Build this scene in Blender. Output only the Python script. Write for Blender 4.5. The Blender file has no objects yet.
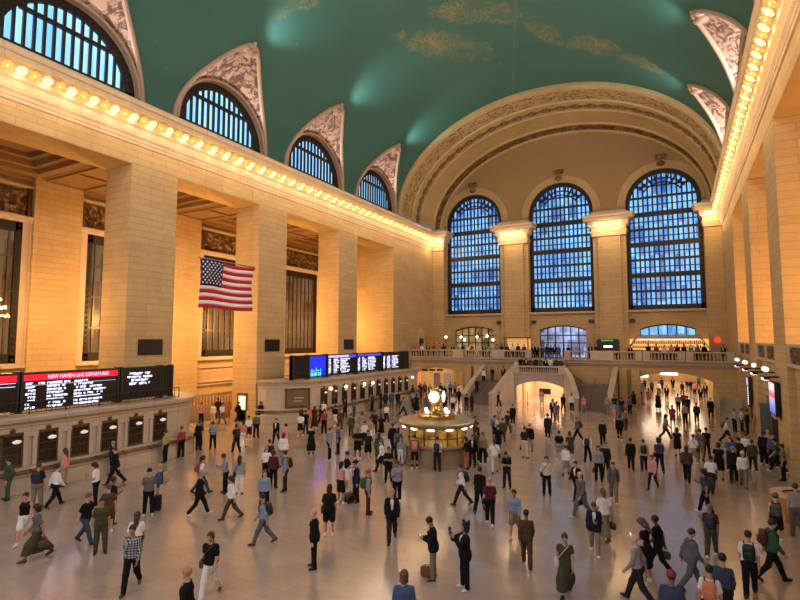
import bpy, math, random
import numpy as np
from mathutils import Matrix, Vector
PI = math.pi
EXPO = 0.3
S = bpy.context.scene
COL = S.collection
rnd = random.Random(7)

# ------------------------------------------------------------------ helpers
def lin(c):
    return tuple((x / 255 / 12.92) if x / 255 <= .04045 else ((x / 255 + .055) / 1.055) ** 2.4 for x in c)

class G:
    """collects faces; build() links them as ONE mesh object"""
    def __init__(s):
        s.v = []; s.f = []; s.m = []
    def add(s, vs, fs, mi=0):
        o = len(s.v); s.v += [tuple(p) for p in vs]
        for f in fs:
            s.f.append(tuple(i + o for i in f)); s.m.append(mi)
        return s
    def box(s, x0, x1, y0, y1, z0, z1, mi=0):
        v = [(x, y, z) for z in (z0, z1) for y in (y0, y1) for x in (x0, x1)]
        return s.add(v, [(0, 2, 3, 1), (4, 5, 7, 6), (0, 1, 5, 4), (2, 6, 7, 3), (0, 4, 6, 2), (1, 3, 7, 5)], mi)
    def quad(s, a, b, c, d, mi=0):
        return s.add([a, b, c, d], [(0, 1, 2, 3)], mi)
    def grid(s, rows, mi=0, closed=False):
        """rows: list of equally long lists of points"""
        n = len(rows[0]); v = [p for r in rows for p in r]; f = []
        for i in range(len(rows) - 1):
            for j in range(n if closed else n - 1):
                k = (j + 1) % n
                f.append((i * n + j, i * n + k, (i + 1) * n + k, (i + 1) * n + j))
        return s.add(v, f, mi)
    def tube(s, pts, r, n=8, mi=0, cap=True):
        pts = [Vector(p) for p in pts]; rs = r if isinstance(r, (list, tuple)) else [r] * len(pts)
        rows = []; up = None
        for i, p in enumerate(pts):
            d = (pts[min(i + 1, len(pts) - 1)] - pts[max(i - 1, 0)]).normalized()
            if up is None: up = Vector((0, 0, 1)) if abs(d.z) < .9 else Vector((1, 0, 0))
            a = d.cross(up).normalized(); b = a.cross(d).normalized(); up = b
            rows.append([p + rs[i] * (a * math.cos(2 * PI * k / n) + b * math.sin(2 * PI * k / n)) for k in range(n)])
        o = len(s.v); s.grid(rows, mi, True)
        if cap:
            s.f.append(tuple(o + k for k in range(n))[::-1]); s.m.append(mi)
            e = o + (len(rows) - 1) * n
            s.f.append(tuple(e + k for k in range(n))); s.m.append(mi)
        return s
    def lathe(s, prof, c=(0, 0, 0), n=24, mi=0, a0=0, a1=2 * PI, cap=True):
        full = abs(a1 - a0 - 2 * PI) < 1e-6
        k = n if full else n + 1
        rows = [[(c[0] + r * math.cos(a0 + (a1 - a0) * j / n), c[1] + r * math.sin(a0 + (a1 - a0) * j / n), c[2] + z) for j in range(k)] for r, z in prof]
        o = len(s.v); s.grid(rows, mi, full)
        if cap and full:
            if prof[0][0] > 1e-4: s.f.append(tuple(o + j for j in range(k))[::-1]); s.m.append(mi)
            if prof[-1][0] > 1e-4: s.f.append(tuple(o + (len(rows) - 1) * k + j for j in range(k))); s.m.append(mi)
        return s
    def ball(s, c, r, n=12, m=8, mi=0):
        r = r if isinstance(r, (tuple, list)) else (r, r, r)
        rows = [[(c[0] + r[0] * math.sin(PI * i / m) * math.cos(2 * PI * j / n), c[1] + r[1] * math.sin(PI * i / m) * math.sin(2 * PI * j / n), c[2] - r[2] * math.cos(PI * i / m)) for j in range(n)] for i in range(m + 1)]
        return s.grid(rows, mi, True)
    def prism(s, poly, fn, a, b, mi=0):
        """poly: 2D outline; fn(p, q, t) -> 3D point, t runs from a to b"""
        n = len(poly); v = [fn(p, q, t) for t in (a, b) for p, q in poly]
        f = [(i, (i + 1) % n, n + (i + 1) % n, n + i) for i in range(n)]
        f += [tuple(range(n))[::-1], tuple(range(n, 2 * n))]
        return s.add(v, f, mi)
    def build(s, name, mats, parent=None, smooth=False, bevel=0, fix=True):
        me = bpy.data.meshes.new(name)
        me.from_pydata(s.v, [], s.f); me.update()
        mats = mats if isinstance(mats, (list, tuple)) else [mats]
        for m in mats: me.materials.append(m)
        if len(mats) > 1: me.polygons.foreach_set('material_index', s.m)
        if fix:
            import bmesh
            bm = bmesh.new(); bm.from_mesh(me)
            bmesh.ops.remove_doubles(bm, verts=bm.verts, dist=1e-5)
            bmesh.ops.recalc_face_normals(bm, faces=bm.faces)
            bm.to_mesh(me); bm.free()
        if smooth:
            me.polygons.foreach_set('use_smooth', [True] * len(me.polygons))
            try: me.set_sharp_from_angle(angle=math.radians(38))
            except Exception: pass
        o = bpy.data.objects.new(name, me); COL.objects.link(o)
        if bevel:
            b = o.modifiers.new('edge', 'BEVEL'); b.width = bevel; b.segments = 2; b.limit_method = 'ANGLE'
        if parent is not None: setpar(o, parent)
        return o

WLOC = {}
def wmat(o):
    m = o.matrix_basis.copy()
    return (wmat(o.parent) @ o.matrix_parent_inverse @ m) if o.parent else m
def setpar(o, p):
    """parent that keeps the world place"""
    o.parent = p; o.matrix_parent_inverse = wmat(p).inverted()
def thing(name, label, cat, loc=(0, 0, 0), group=None, rz=0):
    o = bpy.data.objects.new(name, None); COL.objects.link(o)
    o.location = loc; o.rotation_euler = (0, 0, rz); o.empty_display_size = .2
    return tag(o, label, cat, group)
def tag(o, label, cat, group=None):
    o['label'] = label; o['category'] = cat
    if group: o['group'] = group
    return o
def struct(o, label=None):
    o['kind'] = 'structure'
    if label: o['label'] = label
    return o
def dup(o, loc=None, parent=None, label=None, group=None, rz=None):
    c = o.copy(); COL.objects.link(c)
    if parent is not None:
        c.parent = parent; c.matrix_parent_inverse = o.matrix_parent_inverse.copy()
    if loc is not None: c.location = loc
    if rz is not None: c.rotation_euler = (0, 0, rz)
    if label: c['label'] = label
    if group: c['group'] = group
    for ch in list(o.children): dup(ch, parent=c)
    return c

# ------------------------------------------------------------------ materials
class N:
    """tiny node builder"""
    def __init__(s, name):
        s.m = bpy.data.materials.new(name); s.m.use_nodes = True
        s.t = s.m.node_tree; s.t.nodes.clear()
        s.out = s.n('OutputMaterial')
    def n(s, typ, **kw):
        x = s.t.nodes.new('ShaderNode' + typ)
        for k, v in kw.items():
            if k in ('ins',):
                for a, b in v.items(): s.set(x, a, b)
            else: setattr(x, k, v)
        return x
    def set(s, x, a, b):
        if isinstance(b, bpy.types.NodeSocket): s.t.links.new(b, x.inputs[a])
        else: x.inputs[a].default_value = b
    def math(s, op, a, b=0., c=0., clamp=False):
        x = s.n('Math', operation=op, use_clamp=clamp)
        for i, q in enumerate((a, b, c)): s.set(x, i, q)
        return x.outputs[0]
    def mix(s, f, a, b):
        x = s.n('MixRGB'); s.set(x, 0, f)
        for i, q in ((1, a), (2, b)):
            s.set(x, i, q if isinstance(q, bpy.types.NodeSocket) else (*q, 1.))
        return x.outputs[0]
    def ramp(s, f, stops):
        x = s.n('ValToRGB'); s.set(x, 0, f); e = x.color_ramp.elements
        while len(e) < len(stops): e.new(.5)
        for q, (p, c) in zip(e, stops):
            q.position = p; q.color = (*c, 1.) if isinstance(c, tuple) else (c, c, c, 1.)
        return x.outputs[0]
    def noise(s, vec, scale, detail=3., rough=.55, dist=0.):
        x = s.n('TexNoise'); s.set(x, 'Scale', scale); s.set(x, 'Detail', detail); s.set(x, 'Roughness', rough); s.set(x, 'Distortion', dist)
        if vec is not None: s.set(x, 'Vector', vec)
        return x.outputs[0]
    def pos(s): return s.n('NewGeometry').outputs['Position']
    def obj(s): return s.n('TexCoord').outputs['Object']
    def sep(s, v):
        x = s.n('SeparateXYZ'); s.set(x, 0, v); return x.outputs
    def comb(s, a, b, c=0.):
        x = s.n('CombineXYZ')
        for i, q in enumerate((a, b, c)): s.set(x, i, q)
        return x.outputs[0]
    def bump(s, h, strength=.3, dist=.02):
        x = s.n('Bump'); s.set(x, 'Height', h); s.set(x, 'Strength', strength); s.set(x, 'Distance', dist); return x.outputs[0]
    def bsdf(s, col, rough=.6, metal=0., spec=.3, normal=None, emit=None, estr=0., **kw):
        x = s.n('BsdfPrincipled')
        s.set(x, 'Base Color', col if isinstance(col, bpy.types.NodeSocket) else (*col, 1.))
        s.set(x, 'Roughness', rough); s.set(x, 'Metallic', metal); s.set(x, 'Specular IOR Level', spec)
        if normal is not None: s.set(x, 'Normal', normal)
        if emit is not None:
            s.set(x, 'Emission Color', emit if isinstance(emit, bpy.types.NodeSocket) else (*emit, 1.)); s.set(x, 'Emission Strength', estr)
        for k, v in kw.items(): s.set(x, k.replace('_', ' '), v)
        s.t.links.new(x.outputs[0], s.out.inputs[0])
        return s.m

def plain(name, col, rough=.6, metal=0., spec=.3, var=.12, scale=6., bump=0.):
    q = N(name); p = q.obj()
    nz = q.noise(p, scale)
    c = q.mix(nz, tuple(x * (1 - var) for x in col), tuple(min(1, x * (1 + var)) for x in col))
    nb = q.bump(q.noise(p, scale * 6), bump) if bump else None
    return q.bsdf(c, rough, metal, spec, nb)

def stone(name, col, dark=.8, bw=2.1, bh=.45, line=.013, horiz=False, rough=.75, spec=.25, stain=.22):
    q = N(name); P = q.pos(); x, y, z = q.sep(P)
    v = q.comb(x, y) if horiz else q.comb(q.math('ADD', x, y), z)
    b = q.n('TexBrick', offset=.5, ins={'Vector': v, 'Scale': 1., 'Mortar Size': line, 'Mortar Smooth': .3, 'Bias': 0., 'Brick Width': bw, 'Row Height': bh,
            'Color1': (*col, 1), 'Color2': (*[c * .90 for c in col], 1), 'Mortar': (*[c * dark * .70 for c in col], 1)})
    nz = q.noise(P, .35, 4.); n2 = q.noise(P, 3., 4.)
    k = q.math('MULTIPLY_ADD', nz, stain * 2, 1 - stain)
    k = q.math('MULTIPLY', k, q.math('MULTIPLY_ADD', n2, .22, .89))
    mul = q.n('MixRGB', blend_type='MULTIPLY', ins={0: 1., 1: b.outputs[0], 2: q.comb(k, k, k)})
    h = q.math('SUBTRACT', 1., b.outputs['Fac'])
    return q.bsdf(mul.outputs[0], rough, 0., spec, q.bump(q.math('MULTIPLY_ADD', n2, .3, h), .35, .02))

def glow(name, col, strength, base=None):
    q = N(name)
    return q.bsdf(base or col, .4, emit=col, estr=strength)

M = {}
STONE = (.545, .385, .185)
M['wall'] = stone('caen stone blocks', STONE)
M['trim'] = stone('moulded stone', (.58, .46, .31), bw=2.4, bh=30., stain=.12)
M['pale'] = stone('pale marble', (.50, .42, .32), bw=1.6, bh=30., stain=.1, rough=.45)
M['peachp'] = plain('smooth peach plaster', (.74, .54, .38), .8, scale=.5, var=.05)
M['greyst'] = stone('grey marble steps wall', (.42, .36, .32), bw=1.9, bh=.9, line=.012, rough=.5)
M['step'] = plain('worn stone step', (.20, .15, .115), .55, scale=2.)
M['bronze'] = plain('dark bronze', (.035, .027, .020), .45, .6, .4, var=.35, scale=9.)
M['bronze2'] = plain('brown bronze', (.12, .075, .035), .42, .6, .4, var=.4, scale=9.)
M['brass'] = plain('polished brass', (.62, .42, .14), .25, 1., .5, var=.2, scale=5.)
M['black'] = plain('black panel', (.010, .010, .011), .35, 0., .4)
M['darkmetal'] = plain('dark green painted metal', (.035, .045, .035), .4, .3)
M['steel'] = plain('dull steel', (.35, .34, .32), .35, .8)
M['dark'] = plain('unlit interior', (.02, .016, .012), .8)
M['wood'] = None

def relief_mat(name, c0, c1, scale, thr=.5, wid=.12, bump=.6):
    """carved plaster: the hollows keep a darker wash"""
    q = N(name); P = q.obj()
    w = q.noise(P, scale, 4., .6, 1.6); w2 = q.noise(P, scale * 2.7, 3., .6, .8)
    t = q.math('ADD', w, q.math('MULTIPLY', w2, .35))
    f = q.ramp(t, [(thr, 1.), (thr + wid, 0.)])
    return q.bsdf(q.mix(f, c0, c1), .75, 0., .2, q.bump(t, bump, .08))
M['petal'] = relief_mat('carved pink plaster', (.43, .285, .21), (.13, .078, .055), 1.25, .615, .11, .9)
M['petalrim'] = stone('plaster rim', (.42, .295, .20), bw=3., bh=30.)
M['banda'] = relief_mat('carved foliage band', (.45, .315, .145), (.20, .12, .045), 1.5, .58, .12, .8)
M['bandb'] = relief_mat('carved dark band', (.30, .20, .10), (.11, .065, .028), 1.1, .64, .16, .8)
M['bandp'] = stone('plain plaster band', (.47, .335, .15), bw=3., bh=40.)
M['tymp'] = plain('smooth tan plaster', (.33, .215, .095), .8, 0., .2, var=.08, scale=.3)
M['relief'] = relief_mat('carved bronze toned relief', (.34, .215, .11), (.07, .04, .02), 1.4, .62, .2, .9)

def floor_mat():
    q = N('polished marble floor'); P = q.pos(); x, y, z = q.sep(P)
    b = q.n('TexBrick', offset=.5, ins={'Vector': q.comb(x, y), 'Scale': 1., 'Mortar Size': .006, 'Mortar Smooth': .2, 'Bias': 0., 'Brick Width': 1.1, 'Row Height': .55,
            'Color1': (.46, .36, .285, 1), 'Color2': (.41, .32, .255, 1), 'Mortar': (.37, .285, .22, 1)})
    nz = q.noise(P, .5, 5., .6); n2 = q.noise(P, 5., 4., .6, .5)
    k = q.math('MULTIPLY_ADD', nz, .35, .82); k = q.math('MULTIPLY', k, q.math('MULTIPLY_ADD', n2, .25, .87))
    c = q.n('MixRGB', blend_type='MULTIPLY', ins={0: 1., 1: b.outputs[0], 2: q.comb(k, k, k)}).outputs[0]
    r = q.math('MULTIPLY_ADD', n2, .14, .13)
    return q.bsdf(c, r, 0., .8, q.bump(q.noise(P, 1.6, 2.), .06, .05), Coat_Weight=.4, Coat_Roughness=.12)
M['floor'] = floor_mat()

def glass_mat(name, lo, hi, strength, wx, wz, axis):
    """daylight seen through ribbed double glazing: each pane has its own tone"""
    q = N(name); P = q.pos(); x, y, z = q.sep(P)
    h = x if axis == 'x' else y
    cell = q.comb(q.math('FLOOR', q.math('DIVIDE', h, wx)), q.math('FLOOR', q.math('DIVIDE', z, wz)))
    wn = q.n('TexWhiteNoise', noise_dimensions='3D', ins={'Vector': cell}).outputs[0]
    st = q.noise(q.comb(q.math('MULTIPLY', h, 5.), q.math('MULTIPLY', z, .9)), 1., 3.)
    big = q.noise(q.comb(h, z), .16, 2.)
    t = q.math('ADD', q.math('MULTIPLY', wn, .45), q.math('ADD', q.math('MULTIPLY', st, .5), q.math('MULTIPLY_ADD', big, 1.3, -.62)))
    c = q.ramp(t, [(.18, lo), (.5, tuple((a + b) / 2 for a, b in zip(lo, hi))), (.85, hi)])
    return q.bsdf((.02, .03, .05), .25, 0., .5, None, c, strength)
M['glass'] = glass_mat('blue daylight glazing', (.010, .065, .27), (.20, .50, .92), 1.4, .57, 1.95, 'x')
M['lunette'] = glass_mat('pale daylight glazing', (.20, .50, .95), (.42, .76, 1.), 1.25, .5, 9., 'y')
M['aisleglass'] = glass_mat('dim office glazing', (.05, .03, .012), (.42, .30, .16), .35, .9, 2.4, 'y')

def vault_mat():
    q = N('painted zodiac vault'); P = q.pos(); x, y, z = q.sep(P)
    nz = q.noise(P, .12, 3.); base = q.mix(nz, (.046, .118, .092), (.060, .148, .116))
    gold = (.34, .235, .06)
    # painted figures: brush lines that gather in a few places of the vault
    ln = q.noise(P, .7, 2., .5, 3.2); ln2 = q.noise(P, 1.3, 2., .5, 2.2)
    br = q.math('SUBTRACT', 1., q.math('MULTIPLY', q.math('ABSOLUTE', q.math('SUBTRACT', ln, .5)), 15.), clamp=True)
    br2 = q.math('SUBTRACT', 1., q.math('MULTIPLY', q.math('ABSOLUTE', q.math('SUBTRACT', ln2, .5)), 12.), clamp=True)
    br = q.math('MAXIMUM', br, q.math('MULTIPLY', br2, .55))
    tot = None; wob = q.math('MULTIPLY_ADD', q.noise(P, .8, 4.), 2.6, -1.3)
    for cx, cy, rx, ry, a in FIGS:
        dx = q.math('SUBTRACT', x, cx); dy = q.math('SUBTRACT', y, cy)
        u = q.math('ADD', q.math('MULTIPLY', dx, math.cos(a) / rx), q.math('MULTIPLY', dy, math.sin(a) / rx))
        v = q.math('ADD', q.math('MULTIPLY', dx, -math.sin(a) / ry), q.math('MULTIPLY', dy, math.cos(a) / ry))
        d = q.math('ADD', q.math('ADD', q.math('MULTIPLY', u, u), q.math('MULTIPLY', v, v)), wob)
        w = q.math('SUBTRACT', 1., d, clamp=True)
        tot = w if tot is None else q.math('MAXIMUM', tot, w)
    tot = q.math('MULTIPLY', q.math('SMOOTH_MIN', tot, .5, .2), 1.9, clamp=True)
    tot = q.math('MULTIPLY', tot, q.math('MULTIPLY_ADD', q.noise(P, .33, 3.), 2.6, -.75, clamp=True), clamp=True)
    f = q.math('MULTIPLY', tot, q.math('MULTIPLY_ADD', br, .95, .05))
    stars = q.n('TexVoronoi', ins={'Vector': P, 'Scale': .42}).outputs['Distance']
    sf = q.math('LESS_THAN', stars, .055)
    # two great circles in thin gold line
    ec = q.math('ABSOLUTE', q.math('SUBTRACT', q.math('ADD', x, q.math('MULTIPLY', y, .30)), 1.2))
    ecl = q.math('LESS_THAN', ec, .09)
    f = q.math('MAXIMUM', f, q.math('MULTIPLY', q.math('MAXIMUM', ecl, q.math('MULTIPLY', sf, 1.)), .14))
    return q.bsdf(q.mix(f, base, gold), .7, 0., .15)
# ------------------------------------------------------------------ the hall (camera end at y = 0, far end at y = 70)
XL, XR, YN, YF = -31.91, 4.85, -14., 70.3
XC = (XL + XR) / 2
ZL, ZA, ZC = 18.85, 20.25, 23.4          # lintel, architrave, top of cornice
EA, EB, EZ, YE = (XR - XL) / 2, 12.8, 23.3, 58.2   # the vault: ellipse, springing, end
PIERS = [(8.95, 12.55), (21., 24.6), (33., 36.6), (45., 48.6)]
BAYS = [(12.55, 21.), (24.6, 33.), (36.6, 45.), (48.6, 57.)]
AX = -43.5                                # back wall of the passage behind the piers
FIGS = [(-18.6, 44.6, 6.2, 2.0, 1.0), (-14.6, 41.5, 4.6, 1.7, .6), (-10., 47.2, 2.6, 1.2, 1.2), (-6., 50., 2.6, 1.7, .3), (-2.2, 52.3, 2.4, 1.2, .5), (-24., 30., 3., 1.2, .4)]
M['vault'] = vault_mat()

# floor
g = G().quad((AX - 1, YN, 0), (XR + 9, YN, 0), (XR + 9, 110, 0), (AX - 1, 110, 0))
struct(g.build('floor', M['floor']))

# piers
def pier(side, y0, y1):
    g = G()
    if side == 'l':
        g.box(XL - 2.8, XL, y0, y1, 0, ZL); g.box(XL - 2.88, XL + .08, y0 - .08, y1 + .08, 0, .9)
    else:
        g.box(XR, XR + 2.8, y0, y1, 0, ZL); g.box(XR - .08, XR + 2.88, y0 - .08, y1 + .08, 0, .9)
    return struct(g.build('wall_pier', M['wall'], bevel=.03))
for y0, y1 in PIERS:
    pier('l', y0, y1); pier('r', y0, y1)
# end walls of both sides
struct(G().box(XL - 11.5, XL, 57., YF + 1.2, 0, ZL).build('wall_left', M['wall']))
struct(G().box(XR, XR + 11, 57., YF + 1.2, 0, ZL).build('wall_right', M['wall']))
struct(G().box(XL - 11.5, XL - 2.8, 57., 58., ZL, 20.6).build('wall_left.003', M['wall'])); struct(G().box(XR + 2.8, XR + 11, 57., 58., ZL, 20.6).build('wall_right.002', M['wall']))
# lintels
struct(G().box(XL - 2.8, XL, YN, YF, ZL, ZC - .1).build('trim_1', M['wall']))
struct(G().box(XR, XR + 2.8, YN, YF, ZL, ZC - .1).build('trim_2', M['wall']))

# cornice profile (outward offset, height)
CPROF = [(0, 20.15), (.10, 20.2), (.10, 20.38), (.16, 20.42), (.16, 20.6), (.30, 20.72), (.30, 20.8), (.12, 20.95), (.14, 21.3), (.38, 21.42), (.42, 21.58),
         (.50, 22.08), (1.0, 22.14), (1.02, 22.40), (.92, 22.48), (1.12, 22.66), (1.15, 22.80), (.5, 22.94), (.45, 23.06), (.2, 23.08), (.18, 23.3), (0, 23.42)]
def cornice(name, path):
    """sweeps the profile along a plan path; the room lies to the right of travel"""
    g = G(); rows = []
    n = len(path)
    for i, (x, y) in enumerate(path):
        def nrm(a, b):
            d = Vector((b[0] - a[0], b[1] - a[1])).normalized(); return Vector((d.y, -d.x))
        if i == 0: o = nrm(path[0], path[1]); k = 1
        elif i == n - 1: o = nrm(path[-2], path[-1]); k = 1
        else:
            a, b = nrm(path[i - 1], path[i]), nrm(path[i], path[i + 1]); o = (a + b).normalized(); k = 1 / max(.3, o.dot(a))
        rows.append([(x + o.x * d * k, y + o.y * d * k, z) for d, z in CPROF])
    g.grid(rows)
    return struct(g.build(name, M['trim']))
YP = 69.5                                  # face of the far wall's piers
WX = [XC - 12.34, XC, XC + 12.34]; WR = 4.21
pe = [(XL, WX[0] - WR - .05), (WX[0] + WR + .05, WX[1] - WR - .05), (WX[1] + WR + .05, WX[2] - WR - .05), (WX[2] + WR + .05, XR)]
cornice('trim_3', [(XL, YN), (XL, YP - .7), (pe[0][1], YP - .7), (pe[0][1], YF)])
cornice('trim_4', [(pe[1][0], YF), (pe[1][0], YP - .5), (pe[1][1], YP - .5), (pe[1][1], YF)])
cornice('trim_5', [(pe[2][0], YF), (pe[2][0], YP - .5), (pe[2][1], YP - .5), (pe[2][1], YF)])
cornice('trim_6', [(pe[3][0], YF), (pe[3][0], YP - .7), (XR, YP - .7), (XR, YN)])

# ---- vault with the lunettes cut out of it
LR = 4.72; LYC = [4.75, 16.78, 28.8, 40.8, 52.8]
def start(y):
    for yc in LYC:
        c = (y - yc) / LR
        if abs(c) < 1:
            s = math.sqrt(1 - c * c); lo, hi = 0., 1.2
            p = 0.
            while p < 1.2:
                if EB * math.sin(p) >= s * (4.6 + .8 * EA * (1 - math.cos(p))): break
                p += .002
            return p
    return 0.
cols = set(np.round(np.linspace(YN, YE, 60), 3))
for yc in LYC:
    cols = {c for c in cols if abs(c - yc) > LR}
    for k in range(49): cols.add(round(yc + LR * math.cos(PI * k / 48), 4))
cols = sorted(cols)
ST = {y: start(y) for y in cols}
K = 26
g = G(); rows = []
for y in cols:
    p0 = ST[y]; r = []
    for i in range(2 * K + 1):
        p = p0 + (PI - 2 * p0) * i / (2 * K)
        r.append((XC - EA * math.cos(p), y, EZ + EB * math.sin(p)))
    rows.append(r)
g.grid(rows)
struct(g.build('ceiling', M['vault'], smooth=True))

def lunette(sgn, yc, k):
    X = XL if sgn > 0 else XR
    rows, rim = [], []
    for j in range(49):
        th = PI * j / 48; y = yc + LR * math.cos(th); s = math.sin(th)
        p = ST.get(round(y, 4), 0.) if 0 < j < 48 else 0.
        d = EA * (1 - math.cos(p)); r = []
        for i in range(7):
            t = i / 6
            r.append((X + sgn * d * t, y, EZ + s * (4.6 + .8 * d * t)))
        rows.append(r); rim.append(r[-1])
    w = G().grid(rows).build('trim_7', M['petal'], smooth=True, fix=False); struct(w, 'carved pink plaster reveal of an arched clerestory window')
    q = G(); q.tube([(a[0] + sgn * .05, a[1], a[2] - .02) for a in rim], .17, 8)
    q.tube([(X + sgn * .12, yc + (LR - .25) * math.cos(PI * j / 48), EZ + .1 + (LR - .3) * math.sin(PI * j / 48)) for j in range(49)], .12, 8)
    setpar(q.build('rim_moulding', M['petalrim'], smooth=True), w)
    # small figure group at the crown of the opening
    a = rim[24]; q = G()
    q.ball((a[0] - sgn * .5, a[1], a[2] - .35), (.5, .42, .45)); q.ball((a[0] + sgn * .1, a[1], a[2] + .1), (.22, .2, .5)); q.ball((a[0] + sgn * .12, a[1], a[2] + .72), .16)
    for e in (-1, 1):
        q.ball((a[0] - sgn * .3, a[1] + e * .55, a[2] - .3), (.42, .3, .3)); q.tube([(a[0], a[1] + e * .15, a[2] + .35), (a[0], a[1] + e * .5, a[2] - .1), (a[0] - sgn * .4, a[1] + e * 1., a[2] - .55)], [.1, .12, .07], 6)
    setpar(q.build('cartouche', M['petalrim'], smooth=True), w)
    # wall disc around the window, window itself
    R = 4.02; zb = EZ + .12
    q = G(); rr = []
    for rad in (LR + .05, R + .42):
        rr.append([(X, yc + rad * math.cos(PI * j / 40), zb + (rad - .1) * math.sin(PI * j / 40)) for j in range(41)])
    rr.append([(X - sgn * .5, yc + (R + .3) * math.cos(PI * j / 40), zb + (R + .2) * math.sin(PI * j / 40)) for j in range(41)])
    q.grid(rr)
    struct(q.build('trim_8', M['petalrim']))
    win = thing('window_%d' % k, 'arched clerestory window with bronze grille', 'window', (X - sgn * .5, yc, zb)); win['kind'] = 'structure'; del win['category']
    xg = X - sgn * .62
    q = G(); q.prism([((R + .35) * math.cos(PI * j / 32), (R + .25) * math.sin(PI * j / 32)) for j in range(33)], lambda a, b, t: (t, yc + a, zb + b), xg - .03, xg + .03)
    setpar(q.build('glass_pane', M['lunette']), win)
    q = G()
    x0, x1 = sorted((X - sgn * .5, X - sgn * .28))
    ring = [(R + .4, .62)]
    for j in range(32):
        a, b = PI * j / 32, PI * (j + 1) / 32
        P = lambda r, t, x: (x, yc + r * math.cos(t), zb + r * math.sin(t))
        v = [P(r, t, x) for x in (x0, x1) for t in (a, b) for r in (R - .3, R + .4)]
        q.add(v, [(0, 1, 3, 2), (4, 6, 7, 5), (0, 2, 6, 4), (1, 5, 7, 3)])
        if j % 2: q.ball(P(R - .08, a, X - sgn * .26), (.06, .13, .13), 6, 4)
    q.box(x0, x1, yc - R - .35, yc + R + .35, zb - .1, zb + .3)
    setpar(q.build('bronze_frame', M['bronze']), win)
    q = G(); nb = 15
    for j in range(1, nb):
        y = yc - R + 2 * R * j / nb; h = math.sqrt(max(0, R * R - (y - yc) ** 2))
        if h > .5: q.box(x0 + .02, x1 - .02, y - .075, y + .075, zb + .2, zb + h - .3)
    hz = zb + 2.55; wy = math.sqrt((R - .3) ** 2 - 2.55 ** 2)
    q.box(x0, x1, yc - wy, yc + wy, hz - .12, hz + .12)
    setpar(q.build('glazing_bars', M['bronze']), win)
k = 1
for yc in LYC[1:]:
    lunette(1, yc, k); k += 1
for yc in LYC[2:]:
    lunette(-1, yc, k); k += 1

# ---- far arch band
def ell(p, d, zd=0.):
    return XC - (EA - d) * math.cos(p), EZ + (EB - d * 1.15) * math.sin(p)
def band(name, prof, mat, label=None):
    rows = []
    for Y, d in prof:
        rows.append([(ell(PI * i / 72, d)[0], Y, ell(PI * i / 72, d)[1]) for i in range(73)])
    return struct(G().grid(rows).build(name, mat, smooth=True), label)
band('trim_9', [(57.9, -.1), (57.9, .32), (58.05, .42), (58.35, .42), (58.5, .30), (58.6, .42), (58.75, .42), (58.85, .32)], M['bandp'])
band('trim_10', [(58.85, .32), (61.4, .42)], M['banda'])
band('trim_11', [(61.4, .42), (61.5, .6), (61.7, .6), (61.8, .48), (62., .48)], M['bandp'])
med = band('trim_12', [(62., .48), (64.1, .52)], M['bandp'])
band('trim_13', [(64.1, .52), (64.2, .66), (64.4, .66), (64.5, .55), (67.6, .72), (67.8, .9), (68.1, .9)], M['bandp'])
band('trim_14', [(68.1, .9), (68.3, .82), (69.6, .95)], M['bandb'])
band('trim_15', [(69.6, .95), (69.7, 1.2), (70.0, 1.25), (70.3, 1.3)], M['bandp'])
m0 = None
for i in range(31):
    p = PI * (i + .5) / 31
    if m0 is None:
        q = G(); q.ball((0, 0, 0), (.62, .5, .16), 14, 8); q.ball((0, 0, 0), (.3, .26, .26), 10, 6)
        for e in (-1, 1): q.ball((e * .72, 0, 0), (.26, .3, .1), 8, 6)
        o = m0 = q.build('medallion', M['bandb'], smooth=True)
    else:
        o = m0.copy(); COL.objects.link(o)
    x, z = ell(p, .55); o.location = (x, 63.05, z)
    t = Vector(((EA) * math.sin(p), 0, EB * math.cos(p))).normalized()
    o.rotation_euler = (0, -math.atan2(t.z, t.x), 0)
    o.parent = med; o.matrix_parent_inverse = Matrix()

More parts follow.
